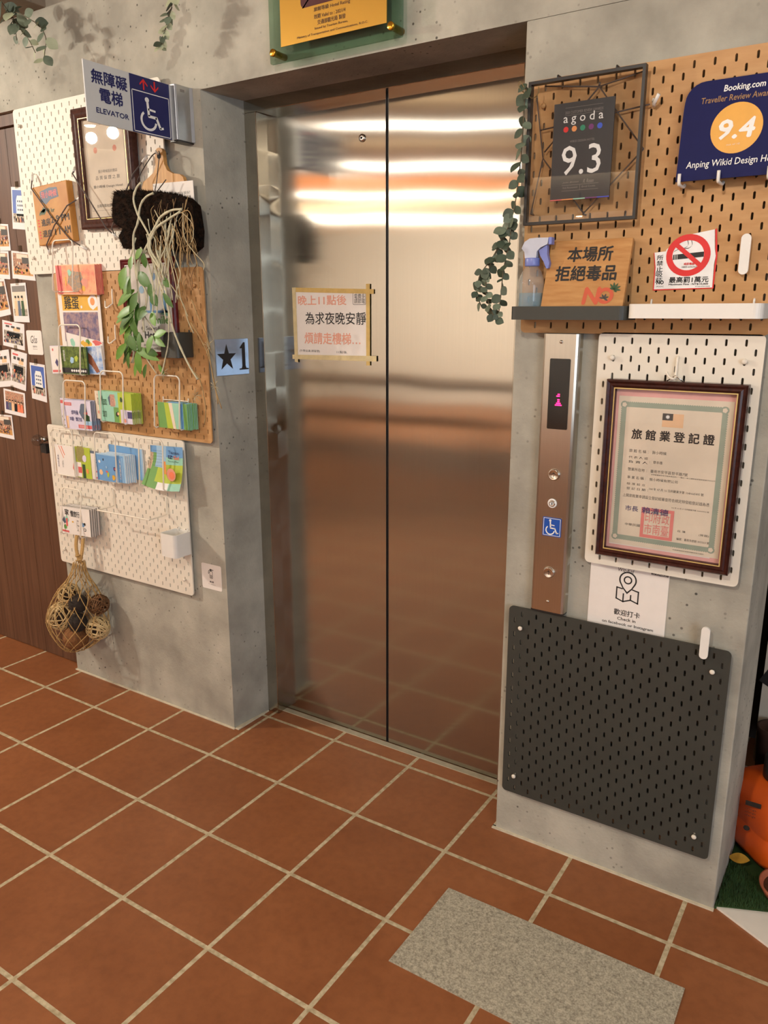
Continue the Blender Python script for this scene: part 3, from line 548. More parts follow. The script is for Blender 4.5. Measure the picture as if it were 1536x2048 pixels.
t = T('framed_certificate', 'cream certificate in a walnut brown frame, behind the blade sign', 'framed certificate', (-.455, -.02, 1.733), rot=(.02, math.radians(.8), 0))
frame_moulding(t, -.598, -.312, 1.733, 2.105, .036, -.0205, -.047, BROWNFRAME, GOLDLINE, .002)
d = MB().box(-.566, -.344, -.030, -.026, 1.765, 2.073, CREAM); d.box(-.5475, -.5468, -.0303, -.03, 1.79, 2.05, GREY).box(-.364, -.3633, -.0303, -.03, 1.79, 2.05, GREY).box(-.5475, -.3635, -.0303, -.03, 2.049, 2.05, GREY).box(-.5475, -.3635, -.0303, -.03, 1.79, 1.7907, GREY)
for cx in (-.505, -.41): d.flat(blobp(cx, 1.975, .011) if False else circ(cx, 1.975, .010, 7), -.0303, SALMON)
t.part('certificate', d)
t.text('我小時候設計旅店', (-.50, -.405, 1.905, 1.915), -.0305, GREY); t.text('品 質 保 證 之 旅', (-.515, -.395, 1.885, 1.897), -.0305, GREY); t.text('我小時候 Design Hotel', (-.530, -.385, 1.858, 1.869), -.0305, DGREY); t.text('台南市觀光局 局長', (-.520, -.42, 1.800, 1.810), -.0305, DGREY)
t.part('glazing', MB().box(-.566, -.344, -.0372, -.0358, 1.765, 2.073, CLEAR))
# wooden check-in block
t = T('check_in_sign', 'tilted wooden block sign with check-in times, strapped under crossed cords', 'wooden sign', (-.738, -.02, 1.697), rot=(0, math.radians(-3.0), 0))
x0, x1, z0, z1, yf = -.838, -.642, 1.697, 1.893, -.046
t.part('block', MB().box(x0, x1, yf, -.0205, z0, z1, wood('amber_block', (208, 150, 78), (186, 122, 54), (4, 20, 4), .5)), bevel=.003)
d = MB(); Z = lambda u, v: (x0 + (x1 - x0) * u, z1 - (z1 - z0) * v)
d.flat([Z(u, v) for u, v in ((.22, .10), (.5, .06), (.72, .08), (.74, .24), (.5, .26), (.36, .33), (.22, .26))], yf - .0003, SLATE)
for k in range(5): d.flat([Z(.12 + .03 * k, .48 - .03 * k), Z(.18 + .05 * k, .40), Z(.15 + .03 * k, .50)], yf - .0003, DKGREEN)
t.part('painted_shapes', d)
for s, b, m in (('我小時候', (.25, .70, .11, .22), ROSE), ('9 hr', (.38, .58, .40, .47), DKGREEN), ('2-9 PM', (.44, .96, .54, .65), BLACK), ('進房', (.16, .42, .56, .68), BLACK), ('11', (.52, .66, .76, .86), BLACK), ('AM', (.78, .96, .74, .86), BLACK), ('退房', (.16, .42, .75, .87), BLACK), ('⋮', (.06, .10, .56, .68), RED), ('⋮', (.06, .10, .76, .88), RED)):
    a = Z(b[0], b[3]); c = Z(b[1], b[2]); t.text(s, (a[0], c[0], a[1], c[1]), yf - .0006, m, bold=.015)
def cord(label, pts, r=.0022, hooks=True):
    t = T('elastic_cord', label, 'cord', pts[0]); t.part('strap', MB().tube(pts, r, CORD))
    if hooks:
        for a, b in ((pts[0], pts[1]), (pts[-1], pts[-2])):
            A, B = Vector(a), Vector(b); d = (B - A).normalized(); t.part('end_cap', MB().cyl(A - d * .012, A + d * .012, .0042, WHITE, 10)); t.part('hook', MB().tube([A - d * .011, (A.x - d.x * .012, -.030, A.z - d.z * .012 + .004), (A.x - d.x * .012, -.0226, A.z - d.z * .012 + .004)], .0019, WHITE, 6))
cord('dark elastic cord falling from upper left to lower right over the check-in block', [(-.853, -.036, 1.921), (-.842, -.0515, 1.884), (-.74, -.0505, 1.780), (-.655, -.0505, 1.706), (-.612, -.030, 1.678)])
cord('dark elastic cord rising from lower left to upper right over the check-in block', [(-.808, -.030, 1.672), (-.79, -.050, 1.694), (-.725, -.0565, 1.755), (-.650, -.0535, 1.814), (-.604, -.034, 1.838)])
cord('grey elastic cord across the lower left corner of the walnut frame', [(-.613, -.040, 1.926), (-.600, -.0568, 1.910), (-.52, -.0568, 1.816), (-.452, -.0568, 1.731), (-.437, -.036, 1.708)])
cord('grey elastic cord across the lower right corner of the walnut frame', [(-.266, -.038, 1.926), (-.302, -.0568, 1.884), (-.36, -.0568, 1.815), (-.425, -.0568, 1.731), (-.438, -.036, 1.706)])
# hanging bread board and the paper over it
t = T('cutting_board', 'bamboo bread board with a holed handle, hung above the orchid', 'cutting board', (-.2, -.022, 1.66))
L = [(-.293, 1.66), (-.293, 1.846), (-.283, 1.862), (-.255, 1.874), (-.232, 1.886), (-.222, 1.905), (-.222, 1.935)] + arc(-.204, 1.936, .018, 180, 0, 8) + [(-.186, 1.935), (-.184, 1.905), (-.172, 1.886), (-.150, 1.876), (-.120, 1.871), (-.106, 1.862), (-.100, 1.846), (-.100, 1.66)]
t.part('board', MB().prism(L, -.034, -.0205, BOARDWOOD), bevel=.002)
t.part('hole_shade', MB().flat(circ(-.204, 1.930, .0085), -.0344, DARK))  # flat dark disc stands in for the shade inside the handle hole
solo('wall_hook', MB().tube([(-.204, -.0226, 1.936), (-.204, -.042, 1.936), (-.204, -.048, 1.943)], .003, WIRE), 'white peg hook holding the bread board handle', 'hook', (-.204, -.02, 1.936))
t = T('paper_notice', 'white printed paper behind the dark orchid slab', 'paper', (-.145, -.036, 1.66)); t.part('page', sheet([(-.238, 1.852), (-.062, 1.848), (-.058, 1.66), (-.234, 1.66)], -.0362, .0018, PAPER))
for i in range(4): t.text('臺南旅店登記', (-.165, -.075, 1.812 - .022 * i, 1.820 - .022 * i), -.0368, GREY, res=1)
# mounted orchid
ORB = photo_mat('tree_fern_fibre', [(10, 8, 7), (22, 17, 13), (42, 28, 19), (14, 11, 9)], 60, .95)
t = T('mounted_orchid', 'orchid with trailing roots and green leaves on a dark fibre slab', 'plant', (-.2, -.05, 1.64))
out = [(-.372, 1.834), (-.30, 1.832), (-.22, 1.822), (-.13, 1.812), (-.06, 1.796), (-.028, 1.772), (-.018, 1.70), (-.024, 1.655), (-.06, 1.636), (-.15, 1.655), (-.25, 1.655), (-.35, 1.662), (-.368, 1.700), (-.345, 1.722), (-.384, 1.742), (-.392, 1.76), (-.386, 1.80)]
mb = MB(); mb.prism(out, -.078, -.042, ORB)
def inside(x, z):
    c = False
    for i in range(len(out)):
        (a, b), (p_, q_) = out[i - 1], out[i]
        if (b > z) != (q_ > z) and x < (p_ - a) * (z - b) / (q_ - b) + a: c = not c
    return c
for k in range(5200):
    x, z = random.uniform(-.40, -.01), random.uniform(1.63, 1.84)
    if not inside(x, z): continue
    a = random.uniform(0, 6.28); l = random.uniform(.006, .018); y = random.uniform(-.079, -.074); dx, dz = math.cos(a) * l, math.sin(a) * l
    mb.add([(x, y, z), (x + .0011, y - .001, z + .0008), (x + dx, y - random.uniform(0, .014), z + dz)], [(0, 1, 2)], ORB)
for i in range(len(out)):
    (a, b), (p_, q_) = out[i - 1], out[i]
    for k in range(int(math.hypot(p_ - a, q_ - b) * 2600)):
        u = random.random(); x, z = a + (p_ - a) * u, b + (q_ - b) * u; ang = math.atan2(z - 1.745, x + .2) + random.uniform(-1, 1); l = random.uniform(.004, .012); y = random.uniform(-.08, -.045)
        mb.add([(x, y, z), (x + .0018, y, z + .0012), (x + math.cos(ang) * l, y - .004, z + math.sin(ang) * l)], [(0, 1, 2)], ORB)
t.part('fibre_slab', mb, label='dark tree fern slab with ragged edges')
WIREB = mat('dark_wire', (46, 34, 28), .6); STEM = mat('pale_cane', (196, 190, 160), .6, var=.15, scale=50); ROOT = mat('silver_root', (182, 168, 134), .7, var=.15, scale=60); DTAN = mat('dark_root', (104, 76, 48), .8, var=.2, scale=60); TAN = mat('tan_root', (168, 138, 92), .7, var=.2, scale=60)
LEAFG = mat('orchid_leaf', (104, 146, 58), .4, var=.2, scale=20); LEAFD = mat('orchid_leaf_dark', (74, 112, 48), .4, var=.2, scale=20)  # second, darker green given to some whole leaves
t.part('hanger_wire', MB().tube(smooth_path([(-.204, -.040, 1.940), (-.212, -.055, 1.928), (-.25, -.06, 1.893), (-.277, -.062, 1.862), (-.262, -.07, 1.850), (-.248, -.074, 1.826)]), .0016, WIREB, 6).tube(smooth_path([(-.198, -.040, 1.942), (-.178, -.055, 1.930), (-.183, -.06, 1.89), (-.188, -.065, 1.85), (-.188, -.076, 1.815), (-.165, -.07, 1.835), (-.145, -.066, 1.853)]), .0016, WIREB, 6))
def P(pts, y0=-.092, y1=-.10): n = len(pts) - 1; return smooth_path([(x, y0 + (y1 - y0) * i / n, z) for i, (x, z) in enumerate(pts)], 4)
canes = MB()
for pts, r in (([(-.228, 1.848), (-.248, 1.834), (-.264, 1.803), (-.248, 1.758), (-.202, 1.692), (-.200, 1.651), (-.167, 1.610), (-.145, 1.559)], .0036), ([(-.176, 1.814), (-.208, 1.805), (-.235, 1.781), (-.250, 1.734), (-.274, 1.695), (-.275, 1.634), (-.268, 1.562)], .0036),
    ([(-.057, 1.760), (-.098, 1.760), (-.147, 1.744), (-.175, 1.714), (-.203, 1.684), (-.204, 1.644), (-.157, 1.589)], .004), ([(-.063, 1.754), (-.118, 1.735), (-.172, 1.712), (-.193, 1.687), (-.243, 1.635), (-.262, 1.613), (-.266, 1.562)], .004),
    ([(-.225, 1.651), (-.259, 1.614), (-.264, 1.572), (-.236, 1.527), (-.234, 1.498), (-.254, 1.449), (-.256, 1.40)], .0036), ([(-.205, 1.650), (-.186, 1.587), (-.149, 1.501), (-.134, 1.451), (-.116, 1.397), (-.068, 1.313), (-.025, 1.260)], .0034),
    ([(-.179, 1.649), (-.162, 1.596), (-.149, 1.550), (-.137, 1.478), (-.127, 1.430)], .0034), ([(-.141, 1.497), (-.149, 1.381), (-.171, 1.311), (-.187, 1.268)], .0024), ([(-.277, 1.70), (-.283, 1.63), (-.275, 1.55), (-.272, 1.49), (-.290, 1.42), (-.308, 1.37), (-.32, 1.30)], .003), ([(-.27, 1.69), (-.30, 1.62), (-.305, 1.55)], .0026), ([(-.256, 1.45), (-.225, 1.42), (-.20, 1.394)], .002), ([(-.30, 1.37), (-.26, 1.32), (-.21, 1.27)], .002), ([(-.29, 1.40), (-.31, 1.34), (-.33, 1.30)], .002), ([(-.25, 1.66), (-.215, 1.60), (-.20, 1.52), (-.215, 1.44)], .0028), ([(-.16, 1.66), (-.17, 1.58), (-.185, 1.50), (-.19, 1.44)], .0026)):
    c = P(pts); canes.tube(c, [r * (1.15 if i % 6 == 0 else .9) for i in range(len(c))], STEM, 7)
for k in range(11):
    x, z = random.uniform(-.24, -.05), random.uniform(1.66, 1.76); pts = [(x, z)]; tgt = random.uniform(-.20, -.09)
    for j in range(random.randint(5, 9)): x += (tgt - x) * .22 + random.uniform(-.012, .012); z -= random.uniform(.022, .036); pts.append((x, z))
    c = P(pts, -.086, random.uniform(-.108, -.09)); canes.tube(c, [random.choice((.0016, .0020)) * (1.15 if i % 5 == 0 else .9) for i in range(len(c))], STEM, 6)
t.part('canes', canes)
roots = MB()
for pts, r in (([(-.121, 1.635), (-.092, 1.566), (-.083, 1.511), (-.067, 1.477), (-.05, 1.45)], .0016), ([(-.145, 1.563), (-.112, 1.533), (-.071, 1.485), (-.055, 1.44), (-.030, 1.40)], .0018), ([(-.052, 1.754), (-.052, 1.684), (-.016, 1.640), (.027, 1.604), (.027, 1.584)], .0016), ([(-.035, 1.743), (-.038, 1.664), (-.040, 1.600)], .0016), ([(-.175, 1.766), (-.134, 1.698), (-.124, 1.648), (-.100, 1.560), (-.09, 1.50)], .0018), ([(-.102, 1.718), (-.069, 1.666), (-.072, 1.597), (-.07, 1.55)], .0016), ([(-.063, 1.75), (-.03, 1.755), (-.012, 1.735), (-.004, 1.70)], .0014), ([(-.06, 1.752), (-.04, 1.74), (-.012, 1.715), (-.01, 1.68), (-.018, 1.665)], .0014)):
    roots.tube(P(pts), r, ROOT if random.random() < .6 else TAN, 6)
for pts in ([(-.039, 1.432), (.019, 1.345), (.040, 1.253), (.047, 1.187)], [(-.052, 1.290), (-.019, 1.260), (-.004, 1.172), (-.018, 1.118)], [(.029, 1.354), (.042, 1.242), (.062, 1.174)], [(-.03, 1.50), (-.01, 1.45), (.015, 1.40), (.028, 1.35)]): roots.tube(P(pts, -.10, -.09), .0017, TAN, 6)
for k in range(60):
    x = random.uniform(-.20, -.02); z = random.uniform(1.64, 1.80); pts = [(x, z)]
    for j in range(random.randint(3, 6)): x += random.uniform(-.016, .014); z -= random.uniform(.012, .034); pts.append((x, z))
    roots.tube(P(pts, -.084, random.uniform(-.098, -.082)), random.uniform(.0006, .0013), random.choice((TAN, TAN, DTAN)), 5)
for cx, cz in ((-.178, 1.275), (.028, 1.36), (.045, 1.24), (-.045, 1.205)):
    for k in range(9): a = random.uniform(0, 6.28); l = random.uniform(.012, .03); roots.tube([(cx, -.095, cz), (cx + math.cos(a) * l * .5, -.098, cz + math.sin(a) * l * .5 + .003), (cx + math.cos(a) * l, -.096, cz + math.sin(a) * l)], .0008, ROOT, 5)
t.part('aerial_roots', roots)
lv = MB()
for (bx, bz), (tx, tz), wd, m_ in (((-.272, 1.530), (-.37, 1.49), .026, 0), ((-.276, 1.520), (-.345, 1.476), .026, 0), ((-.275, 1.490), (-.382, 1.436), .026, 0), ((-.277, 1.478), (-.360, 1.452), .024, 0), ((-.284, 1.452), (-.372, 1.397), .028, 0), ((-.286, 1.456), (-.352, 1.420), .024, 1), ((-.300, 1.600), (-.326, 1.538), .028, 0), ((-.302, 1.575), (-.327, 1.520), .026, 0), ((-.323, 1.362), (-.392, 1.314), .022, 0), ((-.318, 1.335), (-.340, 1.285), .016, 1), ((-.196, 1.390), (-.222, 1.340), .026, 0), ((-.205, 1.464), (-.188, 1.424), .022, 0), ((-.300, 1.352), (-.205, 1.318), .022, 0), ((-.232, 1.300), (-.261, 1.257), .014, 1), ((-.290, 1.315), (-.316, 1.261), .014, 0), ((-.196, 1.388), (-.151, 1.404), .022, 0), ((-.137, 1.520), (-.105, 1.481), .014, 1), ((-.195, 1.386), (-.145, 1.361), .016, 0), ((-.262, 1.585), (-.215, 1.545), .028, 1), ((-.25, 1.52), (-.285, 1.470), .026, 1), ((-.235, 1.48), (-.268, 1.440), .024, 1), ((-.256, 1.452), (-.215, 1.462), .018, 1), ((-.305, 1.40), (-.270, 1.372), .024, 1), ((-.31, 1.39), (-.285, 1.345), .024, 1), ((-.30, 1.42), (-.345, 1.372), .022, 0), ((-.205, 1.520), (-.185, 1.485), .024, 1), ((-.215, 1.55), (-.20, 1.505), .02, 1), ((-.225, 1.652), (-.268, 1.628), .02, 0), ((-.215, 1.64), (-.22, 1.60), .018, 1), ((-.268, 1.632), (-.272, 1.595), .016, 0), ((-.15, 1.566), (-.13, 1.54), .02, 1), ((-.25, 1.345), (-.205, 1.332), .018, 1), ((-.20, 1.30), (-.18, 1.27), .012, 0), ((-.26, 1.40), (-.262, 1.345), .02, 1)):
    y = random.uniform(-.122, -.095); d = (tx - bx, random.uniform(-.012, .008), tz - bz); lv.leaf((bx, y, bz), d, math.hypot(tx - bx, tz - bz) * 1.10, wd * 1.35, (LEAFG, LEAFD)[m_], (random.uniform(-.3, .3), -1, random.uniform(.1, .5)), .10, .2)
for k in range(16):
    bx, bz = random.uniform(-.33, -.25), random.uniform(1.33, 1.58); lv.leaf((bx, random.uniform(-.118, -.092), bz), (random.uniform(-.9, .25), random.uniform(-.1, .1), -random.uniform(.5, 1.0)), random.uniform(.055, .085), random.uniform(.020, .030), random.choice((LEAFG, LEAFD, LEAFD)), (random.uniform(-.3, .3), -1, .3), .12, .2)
t.part('foliage', lv)
# red framed award behind the orchid
t = T('framed_award', 'white hotel award in a dark red frame, behind the orchid leaves', 'framed certificate', (-.3, -.02, 1.316), rot=(0, math.radians(-.5), 0))
frame_moulding(t, -.425, -.176, 1.316, 1.634, .022, -.0205, -.036, REDFRAME, WHT, .0025)
d = MB().box(-.408, -.193, -.0275, -.024, 1.332, 1.618, PAPER); d.flat(rrect(-.36, -.215, 1.46, 1.468, .002), -.0278, SKY).flat(rrect(-.30, -.29, 1.468, 1.56, .002), -.0278, SKY).flat(rrect(-.235, -.222, 1.465, 1.53, .003), -.0278, SKY).flat(circ(-.275, 1.575, .012), -.0278, SKY).flat(circ(-.335, 1.535, .012), -.0278, LSKY).flat([(-.255, 1.456), (-.20, 1.447), (-.225, 1.47)], -.0278, TEAL).flat(circ(-.385, 1.388, .011), -.0278, TEAL)
t.part('award_sheet', d)
t.text('Smile', (-.30, -.215, 1.426, 1.450), -.0282, GREEN, bold=.02); t.text('6. Seawall', (-.350, -.262, 1.405, 1.418), -.0282, DGREY); t.text('Hotel', (-.335, -.265, 1.378, 1.400), -.0282, BLACK, bold=.03); t.text('創意旅宿評選', (-.345, -.262, 1.352, 1.360), -.0282, GREY); t.text('臺南市政府觀光旅遊局', (-.345, -.225, 1.341, 1.349), -.0282, GREY)
t.part('glazing', MB().box(-.405, -.196, -.0312, -.030, 1.336, 1.614, CLEAR))
# pots, hooks
def bin_(label, x0, x1, z0, z1, yf, m):
    t = T('storage_cup', label, 'storage cup', ((x0 + x1) / 2, -.02, z0)); mb = MB(); yb = -.0205; o = rrect(x0, x1, yf, yb, .014, 6); th = .003; i_ = rrect(x0 + th, x1 - th, yf + th, yb - th, .011, 6); n = len(o)
    mb.add([(x, y, z0) for x, y in o] + [(x, y, z1) for x, y in o] + [(x, y, z1) for x, y in i_] + [(x, y, z0 + .004) for x, y in i_], [(k, (k + 1) % n, (k + 1) % n + n, k + n) for k in range(n)] + [(k + n, (k + 1) % n + n, (k + 1) % n + 2 * n, k + 2 * n) for k in range(n)] + [(k + 2 * n, (k + 1) % n + 2 * n, (k + 1) % n + 3 * n, k + 3 * n) for k in range(n)], m, True)
    mb.add([(x, y, z0) for x, y in o] + [(x, y, z0 + .004) for x, y in i_], [tuple(range(n - 1, -1, -1)), tuple(range(n, 2 * n))], m)
    o_ = t.part('cup', mb); o_.data.set_sharp_from_angle(angle=.7)
    for xx in (x0 + .018, x1 - .018): t.part('hook', MB().tube([(xx, yb - .002, z1 - .006), (xx, yb - .004, z1 + .006), (xx, -.0226, z1 + .006)], .0022, m, 6))
bin_('small black storage cup right of the red framed award', -.196, -.112, 1.322, 1.400, -.095, PEGBLACK)
bin_('small white storage cup at the lower right of the cream pegboard', -.258, -.180, .647, .728, -.100, WHITE)
for (x, z), lab in (((-.489, 1.536), 'upper cream J hook left of the orchid leaves'), ((-.489, 1.417), 'lower cream J hook left of the orchid leaves')):
    solo('peg_hook', MB().tube([(x, -.0226, z), (x, -.024, z + .003), (x, -.026, z - .01), (x, -.027, z - .045)] + [(x - .013 + .013 * math.cos(a), -.036 - .008 * math.sin(a), z - .047 - .012 * math.sin(a)) for a in (.4, .9, 1.57, 2.2, 2.7)] + [(x - .027, -.036, z - .036)], .0026, WIRE), lab, 'hook', (x, -.02, z - .05), 'cream J hooks')
# empty wire rack on the lower pegboard
t = T('wire_rack', 'empty white wire rack across the lower cream pegboard', 'wire rack', (-.44, -.02, .75))
t.part('wire', MB().tube(smooth_path([(-.580, -.0226, .826), (-.580, -.025, .822), (-.580, -.026, .775), (-.580, -.034, .766), (-.580, -.09, .764), (-.572, -.098, .764), (-.44, -.098, .766), (-.304, -.106, .770), (-.296, -.098, .770), (-.296, -.034, .772), (-.296, -.026, .780), (-.296, -.025, .828), (-.296, -.0226, .832)], 4), .0027, WIRE))
# ================================================================== net bag of balls
JUTE = mat('jute_cord', (184, 148, 92), .85, var=.15, scale=120); PALE = mat('pale_wicker', (206, 178, 128), .7, var=.2, scale=60); DKB = mat('dark_moss_ball', (44, 34, 26), .9, var=.4, scale=90, bump=1); TWIG = mat('brown_twig', (112, 76, 44), .8, var=.25, scale=80)
def wicker(label, c, r, m, n=24, hollow_shade=None, wd=.0042, grp=None):
    t = T('wicker_ball', label, 'decorative ball', (c[0], c[1], c[2] - r), grp); C = Vector(c); mb = MB()
    for k in range(n):
        ax = Vector((random.gauss(0, 1), random.gauss(0, 1), random.gauss(0, 1))).normalized(); u = ax.orthogonal().normalized(); v = ax.cross(u); off = random.uniform(-.45, .45) * r; q = math.sqrt(r * r - off * off) * random.uniform(.93, 1)
        mb.tube([C + ax * off + u * q * math.cos(a) + v * q * math.sin(a) for a in [6.2832 * i / 22 for i in range(22)]], wd * random.uniform(.6, 1.1), m, 5, True, .45)
    t.part('woven_strips', mb)
    t.part('hollow_shade', MB().ball(c, r * .62, hollow_shade or mat('wicker_hollow', (60, 42, 26), .9, var=.3), 12, 8))  # dark ball stands in for the shade within the hollow weave
wicker('pale wicker ball bulging out at the left of the net bag', (-.893, -.080, .279), .058, PALE)
wicker('pale wicker ball at the lower right of the net bag', (-.688, -.066, .268), .045, PALE)
wicker('brown twig ball at the right, above the pale one in the net', (-.684, -.056, .364), .040, TWIG, 26, None, .0026)
wicker('pale wicker ball at the top left inside the net bag', (-.862, -.060, .372), .042, PALE, 18)
for c, r, lab in (((-.738, -.108, .372), .036, 'upper dark mossy ball in the middle of the net bag'), ((-.742, -.116, .296), .037, 'lower dark mossy ball in the middle of the net bag')):
    b = MB().ball(c, r, DKB, 18, 12)
    for k in range(160):
        a = Vector((random.gauss(0, 1), random.gauss(0, 1), random.gauss(0, 1))).normalized(); e = Vector(c) + a * r * .97; b.add([e, e + a.orthogonal() * .0025, e + a * random.uniform(.003, .008)], [(0, 1, 2)], DKB)
    solo('moss_ball', b, lab, 'decorative ball', (c[0], c[1], c[2] - r))
b = MB().ball((-.812, -.082, .204), .050, mat('coir_ball', (128, 84, 46), .9, var=.35, scale=110, bump=1), 18, 12)
solo('coir_ball', b, 'brown coir ball at the very bottom of the net bag', 'decorative ball', (-.812, -.082, .154))
t = T('net_bag', 'knotted jute net bag of balls hanging below the lowest leaflet holder', 'net bag', (-.80, -.07, .16))
prof = [(.530, .010, .010, -.757), (.49, .022, .016, -.765), (.45, .046, .030, -.772), (.41, .080, .052, -.782), (.365, .108, .072, -.790), (.32, .128, .084, -.797), (.275, .140, .088, -.802), (.235, .122, .082, -.806), (.195, .086, .066, -.812), (.165, .046, .046, -.816), (.152, .016, .018, -.818)]
def ring_pt(i, a): z, rx, ry, cx = prof[i]; return Vector((cx + (rx + .006) * math.cos(a), min(-.006, -.072 - (ry + .014) * math.sin(a)), z))
net = MB(); nn_ = 14; knots = net
for s_ in (1, -1):
    for k in range(nn_):
        pts = []
        for i in range(len(prof)): pts.append(ring_pt(i, 6.2832 * (k + s_ * .5 * i) / nn_))
        net.tube(smooth_path(pts, 3), .0015, JUTE, 5)
        if s_ == 1:
            for q_ in pts[2:]: knots.ball(q_, .0032, JUTE, 6, 4)
t.part('netting', net)
hd_ = MB()
for dx in (-.004, 0, .004):
    hd_.tube(smooth_path([(-.757 + dx, -.070, .525), (-.772 + dx, -.068, .575), (-.770 + dx, -.062, .625), (-.756 + dx, -.052, .655), (-.738 + dx, -.058, .630), (-.738 + dx, -.066, .580), (-.753 + dx, -.072, .525)], 4), .0042, JUTE, 6)
t.part('rope_handle', hd_); t.part('neck_binding', MB().tube([(-.757 + .012 * math.cos(a), -.070 + .012 * math.sin(a), .522 + .003 * a) for a in [i * .6 for i in range(32)]][:24], .003, JUTE, 6))
solo('peg_hook', MB().tube([(-.752, -.0226, .648), (-.752, -.05, .646), (-.752, -.062, .650), (-.752, -.064, .662)], .003, WIRE), 'white peg hook carrying the rope of the net bag', 'hook', (-.752, -.02, .646))
# ================================================================== blade sign and level plate
def wheelchair(mb, P, m, k=1.0):
    """accessibility pictogram: strokes laid through P(u,v) -> point, u right and v up in a unit square"""
    def bar(a, b, w):
        (ax, az), (bx, bz) = a, b; L_ = math.hypot(bx - ax, bz - az); nx, nz = -(bz - az) / L_ * w / 2, (bx - ax) / L_ * w / 2
        q = [(ax + nx, az + nz), (ax - nx, az - nz), (bx - nx, bz - nz), (bx + nx, bz + nz)]; mb.add([P(*c) for c in q], [(0, 1, 2, 3)], m)
    def disc(c, r): mb.add([P(c[0] + r * math.cos(6.2832 * i / 18), c[1] + r * math.sin(6.2832 * i / 18)) for i in range(18)], [tuple(range(18))], m)
    w = .075
    disc((.40, .86), .068); bar((.41, .80), (.435, .44), w); bar((.42, .62), (.66, .60), .055); bar((.41, .44), (.69, .43), w); bar((.67, .45), (.80, .16), w); bar((.78, .165), (.90, .20), .06)
    o = []; i_ = []; n = 22
    for k_ in range(n + 1):
        a = math.radians(128 + (352 - 128) * k_ / n); o.append((.42 + .27 * math.cos(a), .32 + .27 * math.sin(a))); i_.append((.42 + .205 * math.cos(a), .32 + .205 * math.sin(a)))
    mb.add([P(*c) for c in o] + [P(*c) for c in i_], [(k_, k_ + 1, k_ + n + 2, k_ + n + 1) for k_ in range(n)], m)
X = -.1
t = T('elevator_sign', 'double-sided blade sign for the accessible lift, white and navy, on an aluminium bracket', 'sign', (X, 0, 1.957))
t.part('panel', MB().box(X - .004, X, -.367, -.066, 1.957, 2.107, FROST), label='frosted white half of the panel')
t.part('navy_field', MB().box(X - .0046, X + .0006, -.2175, -.074, 1.9575, 2.1065, NAVY), label='navy half with a red arrow pair and wheelchair mark')
d = MB(); yz = lambda u0, u1, z0, z1: d.add([(X + .001, u0, z0), (X + .001, u1, z0), (X + .001, u1, z1), (X + .001, u0, z1)], [(0, 1, 2, 3)], WHT)
yz(-.213, -.0775, 1.960, 1.9622); yz(-.213, -.0775, 2.0660, 2.0682); yz(-.213, -.2108, 1.960, 2.068); yz(-.0797, -.0775, 1.960, 2.068)
wheelchair(d, lambda u, v: (X + .0011, -.205 + u * .112, 1.957 + .006 + v * .100), WHT)
t.part('wheelchair_mark', d)
ar = MB()
def ypoly(pts, m, dx=.0012): ar.add([(X + dx, y, z) for y, z in pts], [tuple(range(len(pts)))], m)
ypoly([(-.1715, 2.073), (-.1665, 2.073), (-.1665, 2.098), (-.1715, 2.098)], RED); ypoly([(-.183, 2.088), (-.169, 2.1015), (-.155, 2.088), (-.155, 2.083), (-.169, 2.0955), (-.183, 2.083)], RED, .0013)
ypoly([(-.1315, 2.078), (-.1265, 2.078), (-.1265, 2.102), (-.1315, 2.102)], RED); ypoly([(-.143, 2.087), (-.129, 2.0735), (-.115, 2.087), (-.115, 2.092), (-.129, 2.079), (-.143, 2.092)], RED, .0013)
t.part('arrows', ar, label='red up and down arrows')
t.text('無障礙', (-.345, -.228, 2.056, 2.090), X + .0008, NAVY, face='X', bold=.018); t.text('電梯', (-.322, -.247, 2.013, 2.048), X + .0008, NAVY, face='X', bold=.018); t.text('ELEVATOR', (-.337, -.229, 1.984, 1.997), X + .0008, NAVY, face='X', bold=.015)
c = MB(); pr = [(-.066, X - .016), (-.066, X + .014), (-.060, X + .017), (-.010, X + .017), (-.004, X + .020), (0, X + .022), (0, X - .022), (-.004, X - .020), (-.060, X - .018)]
c.hprism([(x, y) for y, x in pr], 1.959, 2.110, ALU); t.part('bracket', c, bevel=.0012)
t.part('end_cap', MB().box(X - .017, X + .016, -.064, -.002, 1.955, 1.959, BLACKM)); t.part('badge', MB().box(X + .0165, X + .0178, -.046, -.030, 2.092, 2.099, GREY))
a = math.atan2(.017, .17)
t = T('level_plate', 'brushed metal floor plate with a black star and the number 1', 'sign', (-.0465, .004, 1.262), rot=(0, 0, -a))
t.part('plate', MB().box(-.0475, -.0440, .004, .142, 1.262, 1.378, STEELBLUE), bevel=.0006)
s_ = MB(); st = []
for k in range(10):
    q = math.pi / 2 + math.pi * k / 5; r_ = .0415 if k % 2 == 0 else .0165; st.append((-.0436, .048 - r_ * math.cos(q), 1.318 + r_ * 1.08 * math.sin(q)))
s_.add(st, [tuple(range(10))], BLACK); t.part('star', s_)
n1 = MB()
for pts in ([(.105, 1.350), (.105, 1.346), (.113, 1.347), (.113, 1.290), (.110, 1.282), (.100, 1.281), (.100, 1.277), (.140, 1.277), (.140, 1.281), (.130, 1.282), (.127, 1.290), (.127, 1.366), (.120, 1.366)],): n1.add([(-.0436, y, z) for y, z in pts], [tuple(range(len(pts)))], BLACK)
t.part('numeral', n1)
